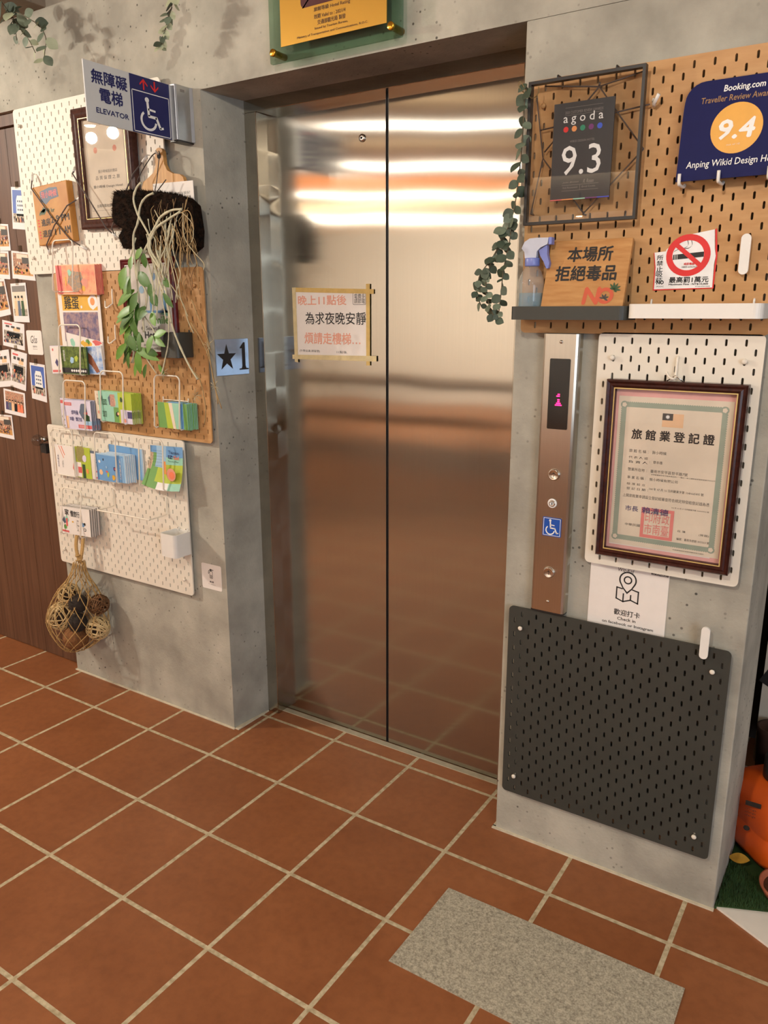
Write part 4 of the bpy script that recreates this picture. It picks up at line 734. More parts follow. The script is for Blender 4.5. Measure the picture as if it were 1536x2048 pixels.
# fire extinguisher sticker
t = T('sticker', 'small white sticker with a fire extinguisher drawing, right of the lower cream pegboard', 'sticker', (-.116, 0, .519))
t.part('label_sheet', MB().prism(rrect(-.164, -.070, .520, .612, .006), -.0012, .0006, PAPER))
i_ = MB(); b = lambda pts, m=DGREY, y=-.0014: i_.flat(pts, y, m)
b(rrect(-.126, -.111, .560, .588, .004)); b(rrect(-.1242, -.1128, .562, .586, .003), PAPER, -.0016); b(rrect(-.1225, -.1145, .564, .573, .001), DGREY, -.0018); b(rrect(-.1205, -.1165, .567, .571, .001), PAPER, -.002); b([(-.122, .588), (-.116, .588), (-.116, .595), (-.122, .595)]); b([(-.124, .595), (-.107, .593), (-.107, .590), (-.124, .592)])
ring(i_, arc(-.1195, .580, .0130, 90, 185, 8) + [(-.132, .576)], arc(-.1195, .580, .0108, 90, 185, 8) + [(-.130, .576)], -.0014, DGREY)
t.part('drawing', i_); t.text('滅火器', (-.127, -.108, .545, .551), -.0015, BLACK, bold=.02); t.text('Fire extinguisher', (-.133, -.099, .537, .540), -.0015, DGREY, res=1)
# paper on the lift door
t = T('paper_notice', 'handwritten notice taped to the left lift door leaf', 'paper', (.258, .2195, 1.32))
t.part('page', sheet([(.114, 1.530), (.402, 1.525), (.402, 1.322), (.114, 1.320)], .2172, .0028, PAPER))
tpy = [.2166]
def tp(q, m): tpy[0] -= .0005; t.part('tape_strip', sheet(q, tpy[0], .0006, m))
tp([(.104, 1.540), (.424, 1.530), (.424, 1.516), (.104, 1.526)], TAPE); tp([(.396, 1.546), (.410, 1.546), (.409, 1.300), (.395, 1.300)], TAPE); tp([(.104, 1.540), (.119, 1.540), (.121, 1.300), (.107, 1.302)], MASKT); tp([(.098, 1.325), (.434, 1.330), (.434, 1.313), (.098, 1.311)], MASKT)
t.text('晚上11點後', (.127, .320, 1.484, 1.514), .2168, PINKINK, bold=.012); t.text('為求夜晚安靜', (.155, .394, 1.424, 1.462), .2166, BLACK, bold=.004); t.text('煩請走樓梯…', (.150, .372, 1.362, 1.398), .2168, PINKINK, bold=.012); t.text('(外帶出進,請留意)', (.127, .212, 1.334, 1.343), .2168, DGREY); t.text('11點後.', (.280, .322, 1.334, 1.342), .2168, DGREY); t.text('電費多\n請節電', (.350, .391, 1.488, 1.517), .2168, DGREY)
bx = MB(); ring(bx, rrect(.345, .394, 1.484, 1.521, .004), rrect(.3462, .3928, 1.4852, 1.5198, .0035), .2168, DGREY); t.part('ink_box', bx)
# plaque over the door
t = T('glass_plaque', 'green glass plaque with a golden hotel rating plate above the lift', 'plaque', (.47, 0, 2.113))
t.part('glass_pane', MB().prism(rrect(.260, .679, 2.113, 2.55, .004), -.038, -.030, GREENGLASS))
t.part('gold_plate', MB().box(.301, .637, -.0405, -.0385, 2.149, 2.50, GOLD), label='golden metal plate')
MAROON = mat('maroon_print', (74, 22, 28), .4)
t.part('maroon_emblem', MB().flat(arc(.385, 2.240, .014, 180, 270, 5)[:-1] + [(.375, 2.227), (.56, 2.228), (.572, 2.24), (.572, 2.40), (.371, 2.40)], -.0408, MAROON))
for s, bx_ in (('旅館等級 Hotel Rating', (.414, .528, 2.2110, 2.2225)), ('效期 Valid to : 2021/4', (.414, .514, 2.1955, 2.2060)), ('交通部觀光局 製發', (.425, .514, 2.1810, 2.1918)), ('Issued by Tourism Bureau,', (.416, .521, 2.1695, 2.1765)), ('Ministry of Transportation and Communications, R.O.C.', (.357, .582, 2.1575, 2.1640))): t.text(s, bx_, -.0409, mat('bronze_ink', (96, 64, 28), .5), bold=.012)
for x, z in ((.281, 2.136), (.656, 2.136), (.281, 2.52), (.656, 2.52)): t.part('standoff', MB().lathe([(.0085, -.0455), (.0085, .0), (.0095, .001), (.0095, .008), (.0085, .0088)], (x, -.0455, z), BRASS, 18, 'Y'))
# ================================================================== right side, wooden pegboard
t = T('framed_rating_card', 'thin black metal frame with clear glass holding a black 9.3 rating card', 'framed card', (1.155, -.02, 1.657))
m_ = MB(); fw = .0065
for a_, b_, c_, d_ in ((1.026, 1.284, 1.657, 1.657 + fw), (1.026, 1.284, 1.9585 - fw, 1.9585), (1.026, 1.026 + fw, 1.657 + fw, 1.9585 - fw), (1.284 - fw, 1.284, 1.657 + fw, 1.9585 - fw)): m_.box(a_, b_, -.060, -.044, c_, d_, BLACKM)
t.part('metal_frame', m_)
t.part('glass_front', MB().box(1.031, 1.279, -.0570, -.0555, 1.662, 1.9535, CLEAR)); t.part('glass_back', MB().box(1.031, 1.279, -.0500, -.0485, 1.662, 1.9535, CLEAR))
cd_ = t.part('rating_card', MB().box(1.087, 1.2225, -.0545, -.0515, 1.706, 1.906, mat('black_card', (40, 41, 44), .5)))
yv = -.0549
t.text('2020 CUSTOMER REVIEW AWARDS', (1.113, 1.198, 1.8830, 1.8885), yv, GREY, cd_); t.text('a g o d a', (1.110, 1.199, 1.8600, 1.8850 - .002), yv, WHT, cd_, bold=.002); t.text('WIKID DESIGN HOTEL', (1.127, 1.183, 1.8245, 1.8290), yv, GREY, cd_); t.text('9.3', (1.110, 1.199, 1.758, 1.818), yv, WHT, cd_, bold=.002)
t.text('John Brown', (1.114, 1.152, 1.7405, 1.7445), yv, GREY, cd_, shear=.4); t.text('R. Rosen', (1.162, 1.186, 1.739, 1.747), yv, GREY, cd_, shear=.4); t.text('Rob Rosenstein', (1.116, 1.150, 1.730, 1.7335), yv, GREY, cd_); t.text('Errol Cooke', (1.160, 1.190, 1.730, 1.7335), yv, GREY, cd_)
d = MB()
for x, m in ((1.1165, RED), (1.1355, ORANGE), (1.1545, mat('teal_dot', (20, 130, 96), .5)), (1.1735, PURPLE), (1.1925, mat('blue_dot', (46, 82, 196), .5))): d.flat(circ(x, 1.8520, .0058, 20), yv, m)
for i, m in enumerate((ROSE, ORANGE, TEAL, PURPLE, mat('blue_strip', (60, 70, 190), .5))): d.flat(R4(1.0872 + .02705 * i, 1.0872 + .02705 * (i + 1), 1.7062, 1.7085), yv, m)
for zz in (1.895, 1.880, 1.7365, 1.725): d.flat(R4(1.113, 1.197, zz, zz + .0006), yv, GREY)
d.flat(R4(1.1548, 1.1554, 1.726, 1.736), yv, GREY)
t.part('printed_marks', d, cd_, label='row of coloured dots and thin rules')
for x in (1.09, 1.22): t.part('rear_clip', MB().tube([(x, -.0205, 1.965), (x, -.05, 1.965), (x, -.052, 1.9585)], .002, BLACKM, 6))
t = T('star_cord', 'dark cord stretched into a star behind the thin black frame', 'cord', (1.155, -.03, 1.67)); m_ = MB()
for a_, b_ in (((1.054, 1.952), (1.179, 1.934)), ((1.179, 1.934), (1.270, 1.950)), ((1.179, 1.934), (1.06, 1.815)), ((1.179, 1.934), (1.284, 1.799)), ((1.057, 1.802), (1.036, 1.93)), ((1.057, 1.802), (1.033, 1.686)), ((1.057, 1.802), (1.160, 1.678)), ((1.284, 1.799), (1.160, 1.678)), ((1.048, 1.862), (1.290, 1.885))): m_.tube([(a_[0], -.034, a_[1]), (b_[0], -.034, b_[1])], .0016, CORD, 6)
t.part('cord', m_)
for x, z in ((1.179, 1.936), (1.296, 1.890), (1.160, 1.676), (1.034, 1.684)): t.part('end_hook', MB().tube([(x, -.0205, z), (x, -.036, z), (x + .003, -.04, z + .004)], .0022, WHITE if x > 1.25 else CORD, 6))
solo('peg_hook', MB().tube([(1.296, -.0203, 1.882), (1.300, -.04, 1.884), (1.312, -.052, 1.898)], .0038, WHITE), 'white pointed peg just right of the thin black frame', 'hook', (1.3, -.02, 1.88))
# dark blue award with the orange disc
t = T('award_sign', 'navy acrylic award with a 9.4 score in an orange disc', 'award plaque', (1.466, -.058, 1.722), rot=(math.radians(-8), 0, 0))
o = [(1.362, 1.7235), (1.572, 1.7235), (1.572, 1.875)] + arc(1.535, 1.878, .037, 0, 90, 6) + arc(1.400, 1.878, .037, 90, 180, 6) + [(1.362, 1.86)]
t.part('navy_panel', MB().prism(o, -.0600, -.0575, mat('deep_navy', (20, 23, 76), .6, spec=.2)))
t.part('acrylic_cover', MB().prism([(1.358, 1.7205), (1.576, 1.7205), (1.576, 1.877)] + arc(1.536, 1.878, .040, 0, 90, 6) + arc(1.399, 1.878, .040, 90, 180, 6) + [(1.358, 1.86)], -.0572, -.0555, AC))
AMB = mat('amber_disc', (226, 164, 62), .45); t.part('orange_disc', MB().flat(circ(1.468, 1.818, .0485, 40), -.0603, AMB))
yv = -.06055
t.text('9.4', (1.436, 1.502, 1.7985, 1.835), yv, WHT, bold=.02, shear=.12); t.text('Booking.com', (1.436, 1.512, 1.8865, 1.9020), yv, WHT, bold=.015, shear=.1); t.text('Traveller Review Awards', (1.395, 1.532, 1.8715, 1.8830), yv, mat('dull_gold_ink', (150, 112, 72), .5), bold=.01, shear=.1); t.text('Anping Wikid Design Hotel', (1.380, 1.556, 1.7440, 1.7610), yv, WHT, bold=.004, shear=.1); t.text('out of 10', (1.453, 1.478, 1.7855, 1.7890), yv, CREAM)
for i, (x, lab) in enumerate(((1.372, 'left white peg hook under the navy award'), (1.448, 'middle white peg hook under the navy award'), (1.540, 'right white peg hook under the navy award'))):
    solo('peg_hook', MB().tube(smooth_path([(x, -.0203, 1.722), (x, -.03, 1.7165), (x, -.064, 1.7165), (x, -.071, 1.720), (x, -.072, 1.737)], 3), .0034, WHITE), lab, 'hook', (x, -.02, 1.717), 'white hooks under the award')
# torn no smoking sticker
t = T('sticker', 'torn white no-smoking sticker with a red circle', 'sticker', (1.385, -.02, 1.511))
o = [(1.326, 1.511), (1.447, 1.513), (1.446, 1.560), (1.448, 1.577), (1.4445, 1.592), (1.441, 1.630), (1.412, 1.6255), (1.393, 1.622), (1.372, 1.611), (1.346, 1.594), (1.345, 1.590), (1.321, 1.588), (1.326, 1.557)]
t.part('label_sheet', MB().prism(o, -.0222, -.0203, mat('glossy_label', (236, 234, 232), .3)).prism([(1.3235, 1.5085), (1.4495, 1.511), (1.4495, 1.513), (1.326, 1.511)], -.0219, -.0203, RED).prism([(1.447, 1.513), (1.4495, 1.513), (1.451, 1.577), (1.445, 1.632), (1.442, 1.630), (1.4478, 1.577)], -.0219, -.0203, RED).prism([(1.3235, 1.5085), (1.326, 1.511), (1.326, 1.557), (1.321, 1.588), (1.3195, 1.587), (1.3235, 1.557)], -.0219, -.0203, RED))
yv = -.0224; d = MB(); cx, cz = 1.392, 1.580
d.flat([(1.361, 1.5715), (1.424, 1.5760), (1.424, 1.5865), (1.361, 1.5820)], yv - .0001, BLACK)
for k in range(3): d.flat([(1.3635 + .003 * k, 1.5720), (1.3643 + .003 * k, 1.5720), (1.3643 + .003 * k, 1.5820), (1.3635 + .003 * k, 1.5820)], yv - .0002, WHT)
for q in range(2):
    pts = smooth_path([(1.362 + .012 * q, 0, 1.588), (1.372 + .012 * q, 0, 1.593), (1.382 + .010 * q, 0, 1.594), (1.390 + .008 * q, 0, 1.600), (1.388 + .008 * q, 0, 1.610)], 4)
    for a_, b_ in zip(pts, pts[1:]): d.flat([(a_.x, a_.z), (b_.x, b_.z), (b_.x + .0008, b_.z + .0015), (a_.x + .0008, a_.z + .0015)], yv - .0001, BLACK)
ring(d, circ(cx, cz, .0455, 40, .0430), circ(cx, cz, .0325, 40, .0305), yv - .0003, RED)
d.flat([(cx - .030, cz + .020), (cx - .024, cz + .027), (cx + .031, cz - .019), (cx + .025, cz - .026)], yv - .0004, RED)
t.part('no_smoking_mark', d, label='red prohibition circle over a cigarette')
for i, ch in enumerate('所禁止吸菸'): t.text(ch, (1.3275, 1.3405 + .0005 * i, 1.5720 - .0118 * i, 1.5825 - .0118 * i), yv, BLACK, bold=.01)
t.text('NO', (1.331, 1.3455, 1.5215, 1.5290), yv, BLACK, bold=.04); t.text('SMOKING', (1.3305, 1.346, 1.5150, 1.5185), yv, DGREY); t.text('最高罰1萬元', (1.357, 1.438, 1.5240, 1.5360), yv, BLACK, bold=.02); t.text('Maximum Fine : NT$10,000', (1.357, 1.438, 1.5185, 1.5225), yv, BLACK, bold=.03); t.text('衛生福利部國民健康署', (1.412, 1.442, 1.5145, 1.5168), yv, DGREY); t.text('戒菸專線', (1.385, 1.407, 1.5600, 1.5650), yv - .0005, RED, bold=.02); t.text('0800-636363', (1.381, 1.412, 1.5545, 1.5580), yv - .0005, DGREY)
def clip(label, x, z, h):
    t = T('oval_clip', label, 'clip', (x, -.02, z - h / 2)); t.part('tab', MB().prism(rrect(x - .0095, x + .0095, z - h / 2, z + h / 2, .0094, 7), -.034, -.028, WHITE), bevel=.0015); t.part('stem', MB().box(x - .003, x + .003, -.0285, -.0202, z - .01, z + .01, WHITE))
clip('white oval clip on the wooden pegboard, right of the no-smoking sticker', 1.506, 1.5775, .080)
clip('white oval clip over the top edge of the black pegboard', 1.509, .718, .079)
# trays
def tray(label, x0, x1, z0, z1, yf, m, rad=.018):
    t = T('peg_tray', label, 'tray', ((x0 + x1) / 2, -.02, z0)); mb = MB(); yb = -.0205; th = .003
    def loop(d, z): return [(x, y, z) for x, y in [(x1 - d, yb - d)] + [(x0 + d, yb - d)] + arc(x0 + rad, yf + rad, rad - d, 180, 270, 6) + arc(x1 - rad, yf + rad, rad - d, 270, 360, 6)]
    L4 = [loop(0, z0), loop(0, z1), loop(th, z1), loop(th, z0 + .004)]; n = len(L4[0])
    for a_, b_ in zip(L4, L4[1:]): mb.add(a_ + b_, [(k, (k + 1) % n, (k + 1) % n + n, k + n) for k in range(n)], m)
    mb.add(L4[0], [tuple(range(n - 1, -1, -1))], m); mb.add(L4[3], [tuple(range(n))], m); t.part('tray_body', mb)
    for xx in (x0 + .03, x1 - .03): t.part('hook', MB().tube([(xx, yb - .0015, z1 - .004), (xx, yb - .002, z1 + .006), (xx, -.0203, z1 + .01)], .0024, m, 6))
tray('long black tray holding the spray bottle and the wooden sign', 1.017, 1.290, 1.4455, 1.4755, -.100, PEGBLACK)
tray('long white tray under the no-smoking sticker', 1.2925, 1.562, 1.4495, 1.4795, -.100, WHITE)
# spray bottle
t = T('spray_bottle', 'clear spray bottle with a pale blue trigger head, on the black tray', 'spray bottle', (1.053, -.060, 1.450))
BG = glass('clear_bottle', (250, 252, 252), 1.4, .10); LIQ = glass('blue_liquid', (236, 246, 250), 1.15, .22, (150, 200, 224)); VIO = mat('periwinkle_plastic', (118, 130, 196), .35); GP = mat('milky_plastic', (190, 194, 208), .35)
prof = [(.027, 0), (.029, .003), (.0295, .05), (.0300, .07), (.028, .088), (.022, .104), (.0145, .114), (.0145, .118)]
t.part('bottle', MB().lathe(prof, (1.053, -.060, 1.450), BG, 28)); t.part('liquid', MB().lathe([(.026, .002), (.0278, .006), (.0280, .05), (.0278, .056)], (1.053, -.060, 1.450), LIQ, 28))
t.part('collar', MB().lathe([(.0165, .116), (.0172, .118), (.0172, .132), (.0165, .134)], (1.053, -.060, 1.450), VIO, 24))
t.part('trigger_head', MB().prism([(1.038, 1.584), (1.066, 1.584), (1.067, 1.598), (1.075, 1.606), (1.092, 1.613), (1.094, 1.627), (1.066, 1.628), (1.048, 1.627), (1.036, 1.620), (1.029, 1.606), (1.036, 1.598)], -.070, -.050, GP), bevel=.003)
t.part('nozzle', MB().box(1.0935, 1.1015, -.069, -.051, 1.612, 1.628, VIO), bevel=.001)
t.part('trigger', MB().prism([(1.070, 1.600), (1.090, 1.612), (1.091, 1.59), (1.097, 1.572), (1.095, 1.560), (1.090, 1.560), (1.083, 1.575), (1.074, 1.588)], -.066, -.054, VIO), bevel=.002)
t.text('◎', (1.047, 1.063, 1.453, 1.469), -.0895, mat('cyan_label', (60, 160, 206), .5), name='round_label')
# wooden no drugs sign, leaning
t = T('no_drugs_sign', 'leaning pine board sign against drugs with a red NO, on the black tray', 'wooden sign', (1.181, -.086, 1.4535), rot=(math.radians(-17), 0, 0))
xa, xb, za, zb, yf = 1.087, 1.277, 1.4535, 1.628, -.088
t.part('board', MB().box(xa, xb, yf, yf + .011, za, zb, SIGNWOOD), bevel=.0015)
t.text('本場所', (1.134, 1.237, 1.578, 1.611), yf - .0005, BLACK, bold=.02); t.text('拒絕毒品', (1.112, 1.252, 1.534, 1.568), yf - .0005, BLACK, bold=.02)
NORED = mat('brick_red_paint', (200, 88, 58), .6)
t.text('N', (1.185, 1.222, 1.481, 1.517), yf - .0005, NORED, bold=.03, shear=.1); rr = MB(); ring(rr, circ(1.235, 1.499, .0185, 28), circ(1.235, 1.499, .0105, 28), yf - .0006, NORED); t.part('red_letter_ring', rr)
lf_ = MB()
for k in range(7):
    a_ = math.radians(60 + (k - 3) * 34); lf_.leaf((1.252, yf - .001, 1.513), (math.cos(a_), 0, math.sin(a_)), .016 if k not in (0, 6) else .010, .0045, DKGREEN, (0, -1, 0), 0, 0, 4)
for k in range(5):
    a_ = math.radians(70 + (k - 2) * 50); lf_.leaf((1.233, yf - .001, 1.493), (math.cos(a_), 0, math.sin(a_)), .011, .004, DGREY, (0, -1, 0), 0, 0, 4)
t.part('painted_leaf', lf_)
# ================================================================== licence
t = T('framed_licence', 'hotel licence with a green border and red seal in a mahogany frame', 'framed certificate', (1.392, -.02, .892))
frame_moulding(t, 1.2425, 1.5435, .8925, 1.3135, .021, -.0205, -.052, DARKFRAME, GOLDLINE, .0025)
d = MB().box(1.258, 1.528, -.0315, -.028, .908, 1.298, PINK); d.box(1.270, 1.518, -.0322, -.0315, .924, 1.276, CREAM); d.box(1.27, 1.50, -.0320, -.0315, .922, .924, PAPER)
t.part('licence_sheet', d, label='cream certificate on a pink mat')
bd = MB(); yv = -.0325; gx0, gx1, gz0, gz1, gw = 1.2775, 1.5065, .9365, 1.2625, .011
ring(bd, [(gx0, gz0), (gx1, gz0), (gx1, gz1), (gx0, gz1)], [(gx0 + gw, gz0 + gw), (gx1 - gw, gz0 + gw), (gx1 - gw, gz1 - gw), (gx0 + gw, gz1 - gw)], yv, GREENB)
for x in (gx0 + .006, gx1 - .006):
    for z in (gz0 + .006, gz1 - .006): bd.flat(circ(x, z, .0085, 20), yv - .0002, GREENB); bd.flat(circ(x, z, .0058, 5), yv - .0004, CREAM)
for k in range(60):
    z = gz0 + .012 + k * (gz1 - gz0 - .024) / 60
    for x in (gx0 - .0012, gx1): bd.flat(R4(x, x + .0012, z, z + .0028), yv, GREENB)
for k in range(42):
    x = gx0 + .012 + k * (gx1 - gx0 - .024) / 42
    for z in (gz0 - .0012, gz1): bd.flat(R4(x, x + .0028, z, z + .0012), yv, GREENB)
t.part('green_border', bd)
fl = MB().flat(R4(1.3705, 1.4165, 1.2115, 1.2420), yv, PEACH).flat(R4(1.3705, 1.3935, 1.2267, 1.2420), yv - .0002, DGREY); fl.flat([(1.382 + (.0052 if k % 2 == 0 else .003) * math.cos(k * math.pi / 12), 1.2343 + (.0052 if k % 2 == 0 else .003) * math.sin(k * math.pi / 12)) for k in range(24)], yv - .0004, WHT)
t.part('flag', fl, label='small faded flag with a white sun')
t.text('旅 館 業 登 記 證', (1.305, 1.485, 1.1790, 1.2020), yv, BLACK, bold=.02)
for s, bx_ in (('旅 館 名 稱 ： 我小時候', (1.302, 1.386, 1.1475, 1.1550)), ('代 表 人 或', (1.302, 1.346, 1.1330, 1.1390)), ('負 責 人', (1.302, 1.346, 1.1225, 1.1285)), ('： 章本雄', (1.350, 1.379, 1.1255, 1.1325)), ('營業所在地 ： 臺南市安平區世平路7號', (1.302, 1.436, 1.1040, 1.1115)), ('本地號臺南市安平區新南段四一一號之一地上建物全部使用面積平方公尺', (1.356, 1.495, 1.0985, 1.1015)), ('事 業 名 稱 ： 我小時候有限公司', (1.302, 1.416, 1.0850, 1.0920)), ('核 准 設 立', (1.302, 1.345, 1.0705, 1.0760)), ('登 記 日 期 ：', (1.302, 1.352, 1.0590, 1.0650)), ('104 年 07 月 16 日府觀業字第 1040665495 號', (1.354, 1.474, 1.0630, 1.0695)), ('上開旅館業申請設立登記經審查符合規定特發給登記證為憑', (1.295, 1.488, 1.0410, 1.0490)), ('106 年 02 月 07 日府觀業字第 1060009502 號', (1.408, 1.489, 1.0265, 1.0300)), ('中華民國', (1.305, 1.340, .9720, .9785)), ('花 蓮', (1.425, 1.443, .9730, .9780)), ('(背面)', (1.472, 1.494, .9700, .9760)), ('編號：臺南市旅館 397/313 號', (1.425, 1.496, .9540, .9600)), ('本證應懸掛於旅館明顯易見之處所', (1.418, 1.487, .9285, .9310))): t.text(s, bx_, yv, DGREY, res=1)
t.text('市長', (1.303, 1.333, 1.0080, 1.0210), yv, INDIGO, bold=.008); t.text('賴清德', (1.342, 1.402, 1.0070, 1.0220), yv - .0009, INDIGO, bold=.008)
SEAL = mat('seal_ink', (228, 134, 126), .7); sl = MB()
ring(sl, [(1.341, .949), (1.415, .949), (1.415, 1.021), (1.341, 1.021)], [(1.3485, .9565), (1.4075, .9565), (1.4075, 1.0135), (1.3485, 1.0135)], yv - .0003, SEAL)
t.part('seal_frame', sl, label='square red seal')
for i, s in enumerate(('府印臺', '政市南')):
    pass
for i, s in enumerate('政府印臺南市'): t.text(s, (1.3505 + .019 * (2 - i % 3), 1.3675 + .019 * (2 - i % 3), .986 - .0275 * (i // 3), 1.011 - .0275 * (i // 3)), yv - .0005, SEAL)
t.part('glazing', MB().box(1.262, 1.524, -.0392, -.038, .912, 1.294, CLEAR))
t = T('picture_hook', 'white hook and wire loop over the mahogany licence frame', 'hook', (1.390, -.02, 1.312)); t.part('hook', MB().tube(smooth_path([(1.390, -.0203, 1.366), (1.390, -.026, 1.362), (1.390, -.030, 1.325), (1.390, -.045, 1.320), (1.381, -.047, 1.324), (1.374, -.047, 1.334)], 4), .0028, WIRE)); t.part('wire_loop', MB().tube([(1.372, -.030, 1.314), (1.390, -.032, 1.326), (1.408, -.030, 1.314)], .0016, CHROME, 6))
# check-in poster on the wall
t = T('paper_notice', 'white paper with a map pin drawing, half behind the black pegboard', 'paper', (1.318, 0, .66)); t.part('page', sheet([(1.220, .872), (1.411, .872), (1.411, .66), (1.220, .66)], -.0016, .002, PAPER))
d = MB(); cx, cz, yv = 1.3145, .826, -.002
pin = [(cx + .0215 * math.cos(math.radians(a_)), cz + .0215 * math.sin(math.radians(a_))) for a_ in range(-28, 209, 8)] + [(cx - .012, cz - .022), (cx, cz - .036), (cx + .012, cz - .022)]
pin_i = [(cx + .0180 * math.cos(math.radians(a_)), cz + .0180 * math.sin(math.radians(a_))) for a_ in range(-28, 209, 8)] + [(cx - .0098, cz - .020), (cx, cz - .0305), (cx + .0098, cz - .020)]
ring(d, pin, pin_i, yv, BLACK); ring(d, circ(cx, cz, .0105), circ(cx, cz, .0072), yv, BLACK)
def stroke(pts, wd=.0016):
    for a_, b_ in zip(pts, pts[1:]):
        L_ = math.hypot(b_[0] - a_[0], b_[1] - a_[1]); nx, nz = -(b_[1] - a_[1]) / L_ * wd, (b_[0] - a_[0]) / L_ * wd; ex, ez = (b_[0] - a_[0]) / L_ * wd, (b_[1] - a_[1]) / L_ * wd
        d.flat([(a_[0] + nx - ex, a_[1] + nz - ez), (a_[0] - nx - ex, a_[1] - nz - ez), (b_[0] - nx + ex, b_[1] - nz + ez), (b_[0] + nx + ex, b_[1] + nz + ez)], yv, BLACK)
stroke([(1.302, .802), (1.289, .804), (1.289, .775), (1.306, .769), (1.324, .776), (1.342, .770), (1.342, .800), (1.328, .803)]); stroke([(1.306, .769), (1.306, .789)]); stroke([(1.324, .776), (1.324, .788)])
t.part('pin_drawing', d)
t.text('Wiz-Kid', (1.289, 1.328, .8455, .8555), yv, DGREY, shear=.2); t.text('wikidzone', (1.368, 1.409, .8505, .8590), yv, DGREY, bold=.02, shear=.2); t.text('歡迎打卡', (1.286, 1.350, .732, .7475), yv, BLACK, bold=.008); t.text('Check in', (1.2955, 1.3405, .7195, .7275), yv, DGREY, bold=.01); t.text('on facebook or Instagram', (1.258, 1.384, .7040, .7135), yv, DGREY, bold=.01)
# ================================================================== call panel
t = T('call_panel', 'tall steel lift call panel with display, buttons and a wheelchair sticker', 'lift call panel', (1.121, 0, .712))
x0, x1, z0, z1 = 1.077, 1.1645, .713, 1.4125
mb = MB(); pr = [(x0 - .001, 0), (x0 - .001, -.020), (x0 + .001, -.027), (x0 + .006, -.030), (x1 - .006, -.030), (x1 - .001, -.027), (x1 + .001, -.020), (x1 + .001, 0)]
mb.hprism(pr, z0, z1, STEELP); t.part('faceplate', mb)
t.part('bottom_trim', MB().box(x0, x1, -.028, -.001, z0 - .005, z0, BLACKM))
d = MB().prism(rrect(1.097, 1.1485, 1.186, 1.355, .003), -.0308, -.0285, mat('display_glass', (10, 9, 9), .12)); dp = t.part('display', d, label='black floor display')
lm = mat('led_magenta', (255, 30, 96), .4, emit=4.5, var=.001); dg = MB(); rows = ['...1.', '..11.', '.....', '...1.', '...1.', '..111', '.1111']
rows = ['..1.', '.11.', '....', '..1.', '.11.', '.111', '1111']
rows = ['..11..', '.111..', '......', '..11..', '..11..', '.1111.', '111111']
for j, r_ in enumerate(rows):
    for i, c_ in enumerate(r_):
        if c_ == '1': dg.flat(circ(1.1165 + .0028 * i, 1.2705 - .0043 * j, .0017, 8), -.0312, lm)
t.part('led_numeral', dg, dp, label='glowing magenta numeral 1')
def button(z, x):
    bt = t.part('button', MB().lathe([(.0150, -.001), (.0150, .0025), (.0135, .0055), (.0125, .0060), (.0105, .0048)], (x, -.030, z), CHROME, 28, 'Y').lathe([(.0104, .004), (.0104, .0046)], (x, -.030, z), mat('satin_button', (168, 158, 146), .35, .7), 24, 'Y'))
    a_ = MB(); yv = -.0350; a_.flat([(x - .0006, z - .006), (x + .0006, z - .006), (x + .0006, z + .005), (x - .0006, z + .005)], yv, BLACK); a_.flat([(x - .0052, z + .0005), (x, z + .0062), (x + .0052, z + .0005), (x + .0052, z + .0022 - .0032), (x, z + .0045), (x - .0052, z - .001)], yv, BLACK); t.part('arrow', a_, bt)
button(1.0735, 1.1225); button(.8195, 1.1225)
t.part('key_switch', MB().lathe([(.0118, -.001), (.0118, .0018), (.0112, .0022), (.0084, .0022)], (1.1215, -.030, 1.0005), WHT, 28, 'Y').lathe([(.0083, .001), (.0083, .0030), (.0050, .0034), (.0048, .0020)], (1.1215, -.030, 1.0005), CHROME, 24, 'Y').box(1.1207, 1.1223, -.0336, -.0320, .9970, 1.0040, DARK))
for z in (1.394, .7405): t.part('screw', MB().lathe([(.0042, -.001), (.0042, .001), (.0025, .0022)], (1.1225, -.030, z), CHROME, 14, 'Y'))
ws = t.part('wheelchair_sticker', MB().prism(rrect(1.0995, 1.1480, .9150, .9640, .002), -.0312, -.0295, BLUE), label='blue wheelchair sticker')
d = MB(); ring(d, rrect(1.1015, 1.1460, .9170, .9620, .001), rrect(1.1027, 1.1448, .9182, .9608, .001), -.0314, WHT); wheelchair(d, lambda u, v: (1.1005 + u * .046, -.0315, .9150 + .0015 + v * .046), WHT); t.part('wheelchair_mark', d, ws)
